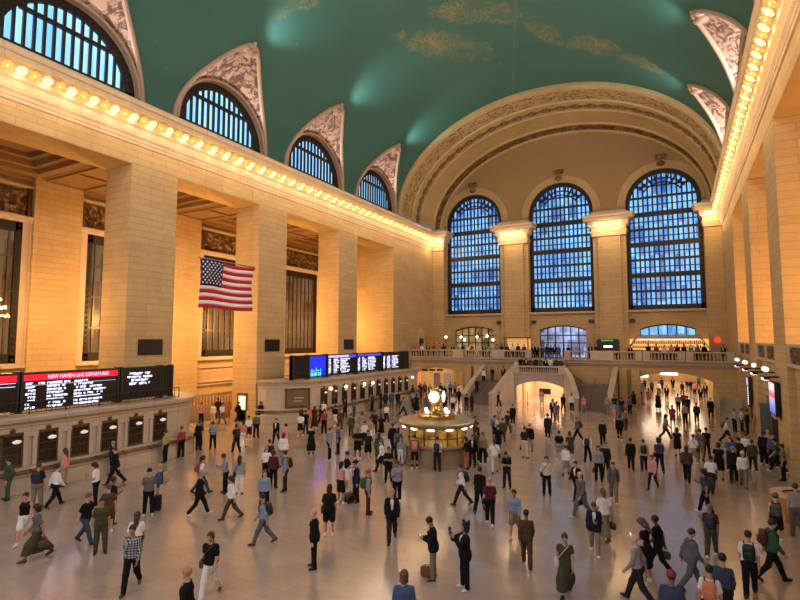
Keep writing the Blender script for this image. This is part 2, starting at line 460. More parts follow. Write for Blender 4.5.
# ---- far wall: columns of quads around the openings
SILL, WTOP = 10.72, 28.28; WSP = WTOP - WR
def arch(x, i):
    return WSP + math.sqrt(max(0, WR * WR - (x - WX[i]) ** 2))
LWR, LWS, LWT = 3.0, 8.35, 8.92           # lower openings: half width, springing, crown
def seg(x, i):
    u = (x - WX[i]) / LWR; return LWS + (LWT - LWS) * (1 - u * u)
xs = set(np.linspace(XL, XR, 40).round(3))
for i in range(3):
    xs = {x for x in xs if abs(x - WX[i]) > WR}
    for j in range(33): xs.add(round(WX[i] - WR * math.cos(PI * j / 32), 4))
    for e in (-1, 1): xs.add(round(WX[i] + e * LWR, 4))
xs = sorted(xs)
g, gt = G(), G()
def top(x):
    u = max(-1, min(1, (x - XC) / (EA - 1.2))); return EZ + (EB - 1.35) * math.sqrt(max(0, 1 - u * u))
for a, b in zip(xs, xs[1:]):
    mid = (a + b) / 2; i = next((i for i in range(3) if abs(mid - WX[i]) < WR), None)
    low = i is not None and abs(mid - WX[i]) < LWR
    q = lambda G_, z0, z0b, z1, z1b, Y: G_.quad((a, Y, z0), (b, Y, z0b), (b, Y, z1b), (a, Y, z1))
    if i is None:
        q(g, 4.4, 4.4, ZC, ZC, YP); q(gt, ZC, ZC, top(a), top(b), YF)
    else:
        q(gt, arch(a, i), arch(b, i), max(top(a), arch(a, i)), max(top(b), arch(b, i)), YF)
        if low:
            q(g, seg(a, i), seg(b, i), SILL, SILL, YF - .3)
            g.quad((a, YF - .3, seg(a, i)), (b, YF - .3, seg(b, i)), (b, YF + .5, seg(b, i)), (a, YF + .5, seg(a, i)))
        else: q(g, 4.4, 4.4, SILL, SILL, YF - .3)
        g.quad((a, YF - .3, SILL), (b, YF - .3, SILL), (b, YF + .8, SILL), (a, YF + .8, SILL))
        gt.quad((a, YF, arch(a, i)), (b, YF, arch(b, i)), (b, YF + .8, arch(b, i)), (a, YF + .8, arch(a, i)))
for i in range(3):
    for e in (-1, 1):
        x = WX[i] + e * WR; g.quad((x, YP, 4.4), (x, YF + .8, 4.4), (x, YF + .8, ZC), (x, YP, ZC)); gt.quad((x, YF, ZC), (x, YF + .8, ZC), (x, YF + .8, WSP), (x, YF, WSP))
        x = WX[i] + e * LWR; g.quad((x, YF - .3, 4.5), (x, YF + .5, 4.5), (x, YF + .5, LWS), (x, YF - .3, LWS))
struct(g.build('wall_far', M['wall'])); struct(gt.build('wall_far.001', M['tymp']))
for i in range(3):
    # archivolt ring and keystone, sill ledge
    q = G(); rows = []
    for r, y in ((WR + .02, YF), (WR + .02, YF - .14), (WR + .35, YF - .14), (WR + .4, YF - .08), (WR + .95, YF - .08), (WR + 1., YF)):
        rows.append([(WX[i] + r * math.cos(PI * j / 40), y, WSP + r * math.sin(PI * j / 40)) for j in range(41)])
    q.grid(rows); struct(q.build('trim_16', M['bandp'], smooth=True))
    q = G(); q.box(WX[i] - .55, WX[i] + .55, YF - .4, YF, WTOP + 1.2, WTOP + 1.75); q.ball((WX[i], YF - .35, WTOP + 1.5), (.75, .2, .25)); q.ball((WX[i], YF - .2, WTOP + .6), (.5, .2, .35))
    struct(q.build('trim_17', M['bandb'], smooth=True))
    q = G().box(WX[i] - WR, WX[i] + WR, YF - .75, YF + .1, SILL - .28, SILL - .02)
    struct(q.build('trim_18', M['trim'], bevel=.04))
    # window
    win = thing('window_%d' % (k + i), ['tall arched window beside the ticket side of the far wall', 'tall arched window in the middle of the far wall', 'tall arched window above the lit bar on the far wall'][i], 'window', (WX[i], YF + .4, SILL)); win['kind'] = 'structure'; del win['category']
    Y = YF + .45
    q = G(); q.prism([(-WR, SILL)] + [(WR * math.cos(PI - PI * j / 32), WSP + WR * math.sin(PI * j / 32)) for j in range(33)] + [(WR, SILL)], lambda a, b, t: (WX[i] + a, t, b), Y + .12, Y + .18)
    setpar(q.build('glass_pane', M['glass']), win)
    q = G(); fw = .5
    for j in range(32):
        a, b = PI * j / 32, PI * (j + 1) / 32
        P = lambda r, t, y: (WX[i] + r * math.cos(t), y, WSP + r * math.sin(t))
        v = [P(r, t, y) for y in (Y - .25, Y + .1) for t in (a, b) for r in (WR - fw, WR + .02)]
        q.add(v, [(0, 1, 3, 2), (4, 6, 7, 5), (0, 2, 6, 4), (1, 5, 7, 3)])
    for e in (-1, 1):
        x0, x1 = sorted((WX[i] + e * WR, WX[i] + e * (WR - fw))); q.box(x0, x1, Y - .25, Y + .1, SILL, WSP)
        z = SILL + .3
        while z < WSP: q.ball((WX[i] + e * (WR - .2), Y - .27, z), (.13, .08, .17), 6, 4); z += .55
    q.box(WX[i] - WR, WX[i] + WR, Y - .25, Y + .1, SILL, SILL + .62)
    setpar(q.build('bronze_frame', M['bronze']), win)
    q = G()
    for z, h in ((22.75, .3), (18.95, .3), (15.05, .3), (24.9, .13), (26.3, .08), (20.85, .14), (17.0, .14), (13.05, .14), (21.8, .05), (19.9, .05), (17.95, .05), (16.05, .05), (14.1, .05), (12.1, .05), (23.9, .05)):
        w = WR - .3 if z < WSP else math.sqrt((WR - .3) ** 2 - (z - WSP) ** 2)
        q.box(WX[i] - w, WX[i] + w, Y - .2, Y + .05, z - h, z + h)
    # fan tracery under the crown
    for j in range(9):
        t = PI * (.22 + .56 * j / 8); q.tube([(WX[i] + 2.6 * math.cos(t), Y - .1, WSP + 2.6 * math.sin(t)), (WX[i] + 3.8 * math.cos(t), Y - .1, WSP + 3.8 * math.sin(t))], .1, 5)
    for rr in (2.6, 3.15): q.tube([(WX[i] + rr * math.cos(PI * (.2 + .6 * j / 14)), Y - .1, WSP + rr * math.sin(PI * (.2 + .6 * j / 14))) for j in range(15)], .1, 5)
    setpar(q.build('transoms', M['bronze']), win)
    q = G(); nb = 14
    for j in range(1, nb):
        x = WX[i] - WR + .4 + (2 * WR - .8) * j / nb; h = WSP + math.sqrt(max(0, (WR - .4) ** 2 - (x - WX[i]) ** 2))
        q.box(x - .095, x + .095, Y - .12, Y + .05, SILL + .5, h)
    setpar(q.build('mullions', M['bronze']), win)

# pilaster strips on the far wall
for n, (x0, x1) in enumerate(pe):
    q = G()
    if n in (1, 2):
        q.box(x0 + .55, x1 - .55, YP - .3, YP, 4.4, 20.2); q.box(x0 + .3, x1 - .3, YP - .5, YP, 4.4, 5.2)
    else: q.box(x0, x1, YP - .45, YP, 4.4, 20.2)
    q.box(x0 + .02, x1 - .02, YP - (.5 if n in (1, 2) else .7), YP + .8, 20.15, 23.3)
    struct(q.build('wall_far.002', M['wall'], bevel=.03))

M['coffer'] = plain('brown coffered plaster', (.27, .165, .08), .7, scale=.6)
# ---- passage behind the left piers
g = G(); g.quad((AX, YN, 0), (AX, 60, 0), (AX, 60, 22), (AX, YN, 22)); struct(g.build('wall_left.001', M['wall']))
for y0, y1 in [(8.6, 12.2)] + [(a - .45, b - .45) for a, b in PIERS[1:]] + [(56.4, 58.)]:
    struct(G().box(AX, AX + .55, y0, y1, 0, 20).build('wall_left.002', M['wall'], bevel=.03))
g = G()
def coffer(X0, X1, y0, y1, Z):
    """flat ceiling bay with a stepped sunk panel"""
    a = [(X0, X1, y0, y1, Z)]; st = [(X0 + 1.2, X1 - 1.2, y0 + .7, y1 - .7, Z), (X0 + 1.2, X1 - 1.2, y0 + .7, y1 - .7, Z + .35), (X0 + 1.7, X1 - 1.7, y0 + 1.2, y1 - 1.2, Z + .35), (X0 + 1.7, X1 - 1.7, y0 + 1.2, y1 - 1.2, Z + .8), (X0 + 2.2, X1 - 2.2, y0 + 1.7, y1 - 1.7, Z + .8), (X0 + 2.2, X1 - 2.2, y0 + 1.7, y1 - 1.7, Z + 1.15)]
    rr = [[(A, C, Z_), (B, C, Z_), (B, D, Z_), (A, D, Z_)] for A, B, C, D, Z_ in a + st]
    g.grid(rr, 0, True); A, B, C, D, Z_ = st[-1]; g.quad((A, C, Z_), (B, C, Z_), (B, D, Z_), (A, D, Z_))
CX0, CX1 = AX, XL - 2.8
for y0, y1 in BAYS: coffer(CX0, CX1, y0, y1, 19.5)
for y0, y1 in [(YN, 12.55)] + PIERS[1:]:
    g.box(CX0, CX1, y0, y1, 19.45, 20.4)
    if y0 > 0:
        for e in (y0 + .25, y1 - .45): g.box(CX0 + .4, CX1 - .3, e, e + .2, 19.3, 19.46)
        g.box(CX0 + 4.2, CX0 + 4.5, y0 + .3, y1 - .3, 19.3, 19.46); g.box(CX0 + .4, CX0 + .6, y0 + .3, y1 - .3, 19.3, 19.46); g.box(CX1 - .5, CX1 - .3, y0 + .3, y1 - .3, 19.3, 19.46)
g.box(CX0, CX0 + .35, YN, 57, 19.1, 19.6)
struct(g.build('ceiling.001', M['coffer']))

def aisle_window(y0, y1, k):
    win = thing('window_%d' % k, None, 'window', (AX + .2, (y0 + y1) / 2, 5.3)); win['kind'] = 'structure'; del win['category']
    win['label'] = 'tall bronze grille window at the back of the pier passage'
    a, b = y0 + .62, y1 - .62
    setpar(G().box(AX + .02, AX + .08, a, b, 5.3, 15.7).build('glass_pane', M['aisleglass']), win)
    q = G()
    for yy in (a, b - .45): q.box(AX + .05, AX + .3, yy, yy + .45, 5.3, 15.8)
    q.box(AX + .05, AX + .3, a, b, 15.1, 15.8); q.box(AX + .05, AX + .3, a, b, 5.3, 5.95)
    for yy in (a + .22, b - .22):
        z = 5.5
        while z < 15.6: q.ball((AX + .31, yy, z), (.05, .13, .13), 6, 4); z += .42
    setpar(q.build('bronze_frame', M['bronze']), win)
    q = G(); nb = 9
    for j in range(1, nb): q.box(AX + .08, AX + .22, a + (b - a) * j / nb - .07, a + (b - a) * j / nb + .07, 5.4, 15.6)
    for z in (8., 10.6, 13.2): q.box(AX + .08, AX + .24, a, b, z - .06, z + .06)
    setpar(q.build('glazing_bars', M['bronze2']), win)
    q = G()
    q.box(AX, AX + .4, y0, y1, 15.85, 16.05); q.box(AX, AX + .55, y0, y1, 16.05, 16.3); q.box(AX, AX + .3, y0, a, 5.1, 15.9); q.box(AX, AX + .3, b, y1, 5.1, 15.9); q.box(AX, AX + .42, y0, y1, 4.9, 5.25)
    q.box(AX, AX + .34, y0, y1, 18.55, 18.75)
    q.box(AX, AX + .2, y0, y1, 2.6, 2.75); q.box(AX, AX + .26, y0, y1, 2.3, 2.42); q.box(AX, AX + .2, y0, y1, 4.1, 4.22)
    struct(q.build('trim_19', M['trim']))
    # carved relief above
    rows = []; r2 = random.Random(k); ny, nz = 60, 16
    for j in range(nz + 1):
        r = []
        for i in range(ny + 1):
            u, v = i / ny, j / nz; edge = min(1, 12 * min(u, 1 - u, v, 1 - v) * 1.2)
            h = .5 + .5 * math.sin(u * 34 + 2.4 * math.sin(v * 7 + u * 9)) * math.sin(v * 9 + 1.8 * math.sin(u * 17))
            r.append((AX + .1 + .22 * h * edge, y0 + .35 + (y1 - y0 - .7) * u, 16.5 + 1.95 * v))
        rows.append(r)
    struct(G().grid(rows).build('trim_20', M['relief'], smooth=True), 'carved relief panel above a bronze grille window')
    q = G(); q.box(AX, AX + .3, y0 + .1, y0 + .35, 16.35, 18.55); q.box(AX, AX + .3, y1 - .35, y1 - .1, 16.35, 18.55)
    struct(q.build('trim_21', M['bronze2']))
for i, (y0, y1) in enumerate([(12.2, 20.55), (24.15, 32.55), (36.15, 44.55), (48.15, 56.4)]): aisle_window(y0, y1, 20 + i)

# right side behind the piers, near end wall
struct(G().box(XR + 11, XR + 11.5, YN, 60, 0, 22).build('wall_right.001', M['wall']))
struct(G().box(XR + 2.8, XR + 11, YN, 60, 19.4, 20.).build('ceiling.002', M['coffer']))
g = G()
xe = [XL - 12] + [x for w in WX for x in (w - WR, w + WR)] + [XR + 12]
for j in range(0, 8, 2): g.box(xe[j], xe[j + 1], YN - .5, YN, 0, 37)
for w in WX: g.box(w - WR, w + WR, YN - .5, YN, 0, SILL); g.box(w - WR, w + WR, YN - .5, YN, WTOP, 37)
struct(g.build('wall_near', M['wall']))
# ------------------------------------------------------------------ things that stand in the hall
M['bulb'] = glow('lit bulb', (1., .86, .50), 1.1)
M['amber'] = glow('amber lit cup', (.80, .40, .09), .45)  # cornice blocks emit this amber in place of lamplight falling on them
M['globe'] = glow('lit white globe', (1., .88, .66), 2.2)
M['tube'] = glow('lit white sign', (1., .95, .88), 1.8)
M['peach'] = stone('peach lit plaster', (.74, .55, .40), bw=4., bh=40.)
M['screen'] = plain('dark display glass', (.012, .012, .013), .3, 0., .4)
M['txt'] = glow('lit white characters', (.80, .82, 1.), 1.1)
M['hdr'] = glow('lit red header', (.80, .01, .035), .8)
M['hdrtxt'] = glow('lit pink characters', (1., .45, .72), 1.)
M['bluehdr'] = glow('lit blue header', (.06, .06, .75), .8)
M['lilac'] = glow('lit lilac header', (.45, .45, .85), .8)
M['redlamp'] = glow('lit red sign', (1., .03, .02), 1.3)
M['glassdark'] = plain('dark window glass', (.02, .018, .015), .15, 0., .5)

for m_ in M['aisleglass'].node_tree.nodes:
    if m_.type == 'BSDF_PRINCIPLED': m_.inputs['Specular IOR Level'].default_value = .12; m_.inputs['Base Color'].default_value = (.05, .03, .015, 1)
# --- cornice lamps, and blocks between them given an amber glow
def lamp_proto(bright):
    e = thing('cornice_lamp', 'x y z w', 'lamp')
    q = G(); q.lathe([(.05, .0), (.17, -.02), (.27, -.10), (.24, -.13), (.16, -.06)], n=12, cap=False)
    for j in range(8):
        t = 2 * PI * j / 8; q.ball((.22 * math.cos(t), .22 * math.sin(t), -.10), (.09, .09, .05), 6, 4)
    setpar(q.build('rosette', M['bulbcup'] if bright else M['amber'], smooth=True), e)
    q = G().ball((0, 0, -.12), .11 if bright else .06, 8, 6); setpar(q.build('bulb', M['bulb'], smooth=True), e)
    return e
M['bulbcup'] = glow('gilt cup around a lit bulb', (1., .74, .32), .62)
LA, LB = lamp_proto(True), lamp_proto(False)
used = {}
BULBS = []
def lamp(kind, x, y, z, rx, ry, label, group):
    p = LA if kind else LB
    o = dup(p) if used.get(kind) else p
    used[kind] = 1
    o.location = (x, y, z); o.rotation_euler = (rx, ry, 0); o['label'] = label; o['group'] = group
    if kind: BULBS.append((x, y, z))
y = 11.2; i = 0
while y < 68.4:
    lamp(i % 2 == 0, XL + .72, y, 21.78, 0, -.75, ['amber rosette lamp in the cornice above the ticket counters', 'bright rosette lamp in the cornice above the ticket counters'][i % 2 == 0], ['amber', 'bright'][i % 2 == 0] + ' lamps of the ticket side cornice')
    y += .665; i += 1
y = 23.2; i = 0
while y < 68.4:
    lamp(i % 2 == 0, XR - .72, y, 21.78, 0, .75, ['amber rosette lamp in the cornice above the track gates', 'bright rosette lamp in the cornice above the track gates'][i % 2 == 0], ['amber', 'bright'][i % 2 == 0] + ' lamps of the gate side cornice')
    y += .665; i += 1
for n, (x0, x1) in enumerate(pe):
    Y = YP - (1.22 if n in (1, 2) else 1.42); a, b = (x0 + .5, x1 - .5) if n in (1, 2) else ((x0 + .95, x1 - .2) if n == 0 else (x0 + .2, x1 - .95))
    m = 6 if n in (1, 2) else 3
    for j in range(m):
        lamp(True, a + (b - a) * j / (m - 1), Y, 21.78, -.75, 0, 'bright rosette lamp on the pier capital ' + ['in the ticket side corner of the far wall', 'between the first two tall arched windows', 'between the last two tall arched windows', 'in the gate side corner of the far wall'][n], 'lamps of far wall capital ' + 'abcd'[n])

# --- ticket counters
def counter(name, label, path, ztop, wins, ends, lampat=()):
    """path: plan outline, the hall lies to the right of travel"""
    t = thing(name, label, 'ticket counter', (path[0][0], path[0][1], 0))
    P = [Vector(p) for p in path]
    nr = []
    for i in range(len(P)):
        a = (P[i] - P[i - 1]).normalized() if i else (P[1] - P[0]).normalized(); b = (P[i + 1] - P[i]).normalized() if i < len(P) - 1 else a
        m = (a + b).normalized(); k = 1 / max(.5, m.dot(a)); nr.append(Vector((m.y, -m.x)) * k)
    def sweep(prof): return [[(p.x + n.x * d, p.y + n.y * d, z) for d, z in prof] for p, n in zip(P, nr)]
    g = G().grid(sweep([(.32, 0), (.32, .62), (.22, .70), (.22, .78), (.0, .80)])); setpar(g.build('plinth', M['pale'], t if False else None), t)
    g = G().grid(sweep([(0, .8), (0, ztop - .75)])); setpar(g.build('front', M['pale']), t)
    g = G().grid(sweep([(0, 1.04), (.36, 1.06), (.36, 1.14), (0, 1.16)])); setpar(g.build('shelf', M['pale']), t)
    g = G().grid(sweep([(0, ztop - .75), (.06, ztop - .72), (.06, ztop - .5), (.12, ztop - .45), (.14, ztop - .3), (.34, ztop - .22), (.38, ztop - .05), (.3, ztop), (0, ztop), (-.6, ztop + .01)])); setpar(g.build('cornice', M['pale']), t)
    poly = [(p.x, p.y) for p in P] + [(XL - .2, path[-1][1]), (XL - .2, path[0][1])]
    g = G(); g.prism(poly, lambda a, b, z: (a, b, z), ztop - .12, ztop - .02); setpar(g.build('roof', M['pale']), t)
    g = G()
    for p, n in zip(P, nr): pass
    g.tube([(p.x + n.x * .5, p.y + n.y * .5, .92) for p, n in zip(P, nr)], .03, 6)
    for y in wins:
        for d in (-.75,): g.tube([(P[0].x if False else XF[name] + .1, y + d, .98), (XF[name] + .5, y + d, .92)], .025, 6); g.ball((XF[name] + .42, y + d, .9), .07, 6, 4)
    setpar(g.build('brass_rail', M['bronze2']), t)
    w0 = None
    for k, y in enumerate(wins):
        if w0 is None:
            w0 = bpy.data.objects.new('ticket_window', None); COL.objects.link(w0); w0.empty_display_size = .1
            w0.location = (XF[name], y, 1.2); w0.parent = t; w0.matrix_parent_inverse = Matrix.Translation(t.location).inverted()
            x = XF[name]
            q = G()
            for e in (-.46, .38): q.box(x, x + .09, y + e, y + e + .08, 1.2, 2.7)
            q.box(x, x + .09, y - .46, y + .46, 2.6, 2.74); q.box(x, x + .1, y - .46, y + .46, 1.18, 1.28); q.box(x, x + .07, y - .12, y + .12, 2.72, 2.9); q.ball((x + .05, y, 2.85), (.05, .12, .1), 6, 4)
            setpar(q.build('bronze_frame', M['bronze2']), w0)
            setpar(G().box(x + .005, x + .03, y - .38, y + .38, 1.28, 2.6).build('dark_pane', M['glassdark']), w0)
            q = G(); q.box(x + .03, x + .06, y - .38, y + .38, 2.1, 2.14); q.box(x + .03, x + .055, y - .38, y + .38, 1.75, 1.78)
            for j in range(1, 7): q.box(x + .03, x + .045, y - .38 + .109 * j - .008, y - .38 + .109 * j + .008, 1.28, 1.75)
            setpar(q.build('brass_grille', M['bronze2']), w0)
            q = G(); q.ball((x + .12, y + .17, 2.33), (.06, .2, .09), 8, 6); q.box(x + .03, x + .1, y + .14, y + .2, 2.32, 2.42)
            setpar(q.build('shaded_lamp', M['globe2'] if lampat == () else M['pane2'], smooth=True), w0)
            wprev = w0
        else:
            c = w0.copy(); COL.objects.link(c); c.location = (w0.location.x, y, 1.2)
            for ch in list(w0.children):
                d = ch.copy(); COL.objects.link(d); d.parent = c; d.matrix_parent_inverse = ch.matrix_parent_inverse.copy()
    # pilaster strips between the windows
    g = None
    ys = [(a + b) / 2 for a, b in zip(wins, wins[1:])]
    for y in ys:
        if g is None:
            q = G()
            for e in (-.2, .2): q.box(0, .10, e - .09, e + .09, 1.16, ztop - .72)
            q.box(0, .12, -.32, .32, ztop - .95, ztop - .72)
            g = q.build('pilaster', M['pale'], bevel=.01); o = g
        else: o = g.copy(); COL.objects.link(o)
        o.location = (XF[name], y, 0); o.parent = t; o.matrix_parent_inverse = Matrix.Translation(t.location).inverted()
    return t
M['globe2'] = glow('softly lit glass shade', (.85, .78, .66), .35); M['pane2'] = M['globe2']
XF = {'ticket_counter': -26.9, 'ticket_counter.001': -27.9}
def arc(cx, cy, rx, ry, a0, a1, n): return [(cx + rx * math.cos(a0 + (a1 - a0) * i / n), cy + ry * math.sin(a0 + (a1 - a0) * i / n)) for i in range(n + 1)]
path1 = [(-26.9, 24. - 21.)[0:2]] if False else [(-26.9, 3.)]
path1 += arc(-30.2, 20.9, 3.3, 2.9, 0, PI / 2, 10)
path1 = [(x, y) for x, y in path1] + [(-31.8, 23.8)]
# travel so that the hall is on the right: from the far end towards the camera
counter('ticket_counter', 'long pale marble ticket counter under the board with the red header', path1, 3.45, [12.45 + 1.515 * k for k in range(6)][::-1] , 1)
path2 = [(-31.8, 33.1), (-30.9, 33.15), (-29.9, 33.6), (-27.9, 36.0), (-27.9, 55.2)] + arc(-30.4, 55.2, 2.5, 2.6, 0, PI / 2, 8)[1:] + [(-31.8, 57.8)]
counter('ticket_counter.001', 'long pale marble ticket counter farther off, under the blue headed boards', path2, 3.58, [37.2 + 1.555 * k for k in range(11)][::-1], 1, (1,))
# small lit globes on the far counter
for i, y in enumerate((37.95, 40.3, 43.5, 45.1, 54.)):
    q = thing('wall_lamp', ['lit globe lamp by the first window of the farther ticket counter', 'lit globe lamp, second along the farther ticket counter', 'lit globe lamp, third along the farther ticket counter', 'lit globe lamp, fourth along the farther ticket counter', 'lit globe lamp at the far rounded end of the ticket counter'][i], 'lamp', (-27.8, y, 2.5), 'globe lamps of the farther ticket counter')
    setpar(G().ball((-27.62, y, 2.62), .15, 10, 8).build('globe', M['globe'], smooth=True), q)
    setpar(G().tube([(-27.9, y, 2.3), (-27.66, y, 2.36), (-27.62, y, 2.5)], .03, 6).build('bracket', M['brass']), q)

# --- poster on the angled end of the far counter and a small dark notice case
a, b = Vector((-29.9, 33.6)), Vector((-27.9, 36.0)); dv = (b - a).normalized(); nv = Vector((dv.y, -dv.x))
def onface(u, z, o): p = a + dv * u + nv * o; return (p.x, p.y, z)
t = thing('poster_case', 'dark framed poster case on the angled end of the farther ticket counter', 'poster case', onface(1.6, 1.0, 0))
def fbox(g, u0, u1, z0, z1, o0, o1):
    v = [onface(u, z, o) for z in (z0, z1) for o in (o0, o1) for u in (u0, u1)]
    g.add(v, [(0, 2, 3, 1), (4, 5, 7, 6), (0, 1, 5, 4), (2, 6, 7, 3), (0, 4, 6, 2), (1, 3, 7, 5)]); return g
g = G(); fbox(g, .55, 2.65, 1.22, 1.32, 0, .1); fbox(g, .55, 2.65, 2.72, 2.84, 0, .1); fbox(g, .55, .66, 1.22, 2.84, 0, .1); fbox(g, 2.54, 2.65, 1.22, 2.84, 0, .1); setpar(g.build('frame', M['bronze2']), t)
setpar(fbox(G(), .66, 2.54, 1.32, 2.72, 0, .04).build('backing', plain('olive poster paper', (.16, .12, .06), .6, var=.4, scale=2.)), t)
g = G(); fbox(g, 1.3, 2.1, 2.0, 2.1, .04, .06); fbox(g, 1.25, 1.9, 1.75, 1.82, .04, .06); setpar(g.build('print', M['pale']), t)

# --- departure boards
R3 = random.Random(3)
def glyph_row(g, x, y0, z, h, n, w):
    """one line of small blocky characters running along y"""
    for j in range(n):
        if R3.random() < .1: continue
        y = y0 + j * w; k = R3.random()
        g.box(x, x + .012, y, y + w * .25, z, z + h)
        if k < .75: g.box(x, x + .012, y, y + w * .8, z + h * (.75 if k < .4 else .38), z + h)
        if k > .35: g.box(x, x + .012, y + w * .55, y + w * .8, z, z + h * (.6 if k < .6 else 1))
        if k > .5: g.box(x, x + .012, y, y + w * .8, z, z + h * .22)
def plate(g, x, y0, y1, z0, z1): g.box(x + .001, x + .006, y0, y1, z0, z1, 1)
def board(label, X, y0, y1, z0, z1):
    t = thing('departure_board', label, 'display board', (X, (y0 + y1) / 2, z0))
    setpar(G().box(X - .35, X, y0, y1, z0, z1).build('casing', M['screen'], bevel=.02), t)
    g = G()
    for e in (y0, y1 - .1): g.box(X - .4, X + .06, e, e + .1, z0 - .1, z1 + .12)
    g.box(X - .4, X + .05, y0, y1, z1, z1 + .07)
    setpar(g.build('frame', M['darkmetal'], bevel=.01), t)
    return t
def rail(name, label, X, y0, y1, z):
    t = thing(name, label, 'railing', (X, y0, z)); g = G()
    g.tube([(X, y0, z + .62), (X, y1, z + .62)], .03, 6); g.tube([(X, y0, z + .1), (X, y1, z + .1)], .02, 6); setpar(g.build('rail', M['darkmetal']), t)
    n = int((y1 - y0) / 1.5); p = None
    for i in range(n + 1):
        yy = y0 + (y1 - y0) * i / n
        if p is None: p = o = G().tube([(0, 0, 0), (0, 0, .66)], .028, 6).build('post', M['darkmetal'])
        else: o = p.copy(); COL.objects.link(o)
        o.location = (X, yy, z); o.parent = t; o.matrix_parent_inverse = Matrix.Translation(t.location).inverted()
    g = G()
    for i in range(int((y1 - y0) / .22)): g.box(X - .008, X + .008, y0 + i * .22, y0 + i * .22 + .02, z + .1, z + .62)
    o = g.build('infill_bars', M['darkmetal']); setpar(o, t)
    return t
X1, Z0, Z1 = -27.6, 3.62, 5.36
def text(body, loc, size, mat, par, name='lettering', width=None):
    c = bpy.data.curves.new(name, 'FONT'); c.body = body; c.size = size; c.align_x = 'CENTER'; c.align_y = 'CENTER'; c.extrude = .006; c.offset = size * .018
    c.materials.append(mat)
    o = bpy.data.objects.new(name, c); COL.objects.link(o); o.location = loc; o.rotation_euler = (PI / 2, 0, PI / 2)
    if width:
        bpy.context.view_layer.update(); o.scale.x = width / max(.1, o.dimensions.x)
    me = bpy.data.meshes.new_from_object(o.evaluated_get(bpy.context.evaluated_depsgraph_get())); d = bpy.data.objects.new(name, me); COL.objects.link(d); d.location = o.location; d.rotation_euler = o.rotation_euler; d.scale = o.scale; bpy.data.objects.remove(o); setpar(d, par); return d
tb = board('dark departure board with red header cut off by the edge of the photo', X1, 8.3, 12.95, Z0, Z1)
setpar(G().box(X1, X1 + .02, 8.42, 12.85, Z1 - .34, Z1 - .04).build('header', M['hdr']), tb)
g = G(); g.box(X1, X1 + .012, 8.5, 12.8, Z1 - .42, Z1 - .40); g.box(X1, X1 + .012, 8.5, 12.8, Z1 - .58, Z1 - .56); setpar(g.build('screen_lines', M['txt']), tb)
tb = board('departure board with a red header and lit white rows of trains', X1, 13.02, 17.92, Z0, Z1)
setpar(G().box(X1, X1 + .02, 13.1, 17.84, Z1 - .34, Z1 - .04).build('header', M['hdr']), tb)
text('NEW HAVEN LINE DEPARTURES', (X1 + .03, 15.75, Z1 - .19), .25, M['hdrtxt'], tb, 'header_lettering', 3.1)
g = G()
for r in range(8):
    z = Z1 - .52 - r * .165
    glyph_row(g, X1, 13.25, z, .09, 4, .11); glyph_row(g, X1, 14.2, z, .09, [11, 9, 9, 8, 10, 8, 9, 9][r], .1); glyph_row(g, X1, 15.5, z, .09, [7, 10, 15, 17, 15, 14, 15, 13][r], .1)
    if r == 0: glyph_row(g, X1, 13.8, z, .09, 3, .1)
g.box(X1, X1 + .012, 13.2, 17.7, Z1 - .565, Z1 - .555)
plate(g, X1, 13.15, 17.8, Z0 + .1, Z1 - .36); setpar(g.build('lettering', [M['txt'], M['screen']]), tb)
tb = board('dark notice board with four short centred lit lines beside a departure board', X1, 18.0, 20.55, Z0, Z1)
g = G()
for r, n in enumerate((11, 13, 9, 11)): glyph_row(g, X1, 19.2 - n * .06, Z1 - .35 - r * .19, .11, n, .12)
plate(g, X1, 18.2, 20.4, Z1 - 1.1, Z1 - .15); setpar(g.build('lettering', [M['txt'], M['screen']]), tb)
board('narrow unlit board at the rounded end of the nearer counter', X1, 20.6, 21.4, Z0, Z1)
rail('roof_railing', 'thin dark railing in front of the departure boards of the nearer counter', -27.25, 8.3, 21.6, 3.45)
X2, Z2, Z3 = -28.5, 3.7, 5.58
board('unlit greenish screen panel beside the blue advert screen', X2, 33.7, 35.75, Z2, Z3)
tb = board('bright blue advert screen above the farther ticket counter', X2, 35.8, 38.3, Z2, Z3)
q = N('lit blue advert'); P_ = q.pos(); x_, y_, z_ = q.sep(P_)
sky = q.math('LESS_THAN', z_, q.math('MULTIPLY_ADD', q.n('TexWhiteNoise', noise_dimensions='1D', ins={'W': q.math('FLOOR', q.math('MULTIPLY', y_, 9.))}).outputs[0], .55, 4.0))
nearc = q.math('LESS_THAN', q.math('ABSOLUTE', q.math('SUBTRACT', y_, 36.8)), .75)
q.bsdf((.01, .01, .05), .3, emit=q.mix(q.math('MULTIPLY', sky, nearc), (.01, .03, .85), (.15, .8, 1.)), estr=1.)
setpar(G().box(X2, X2 + .02, 35.92, 38.2, Z2 + .1, Z3 - .05).build('lit_screen', q.m), tb)
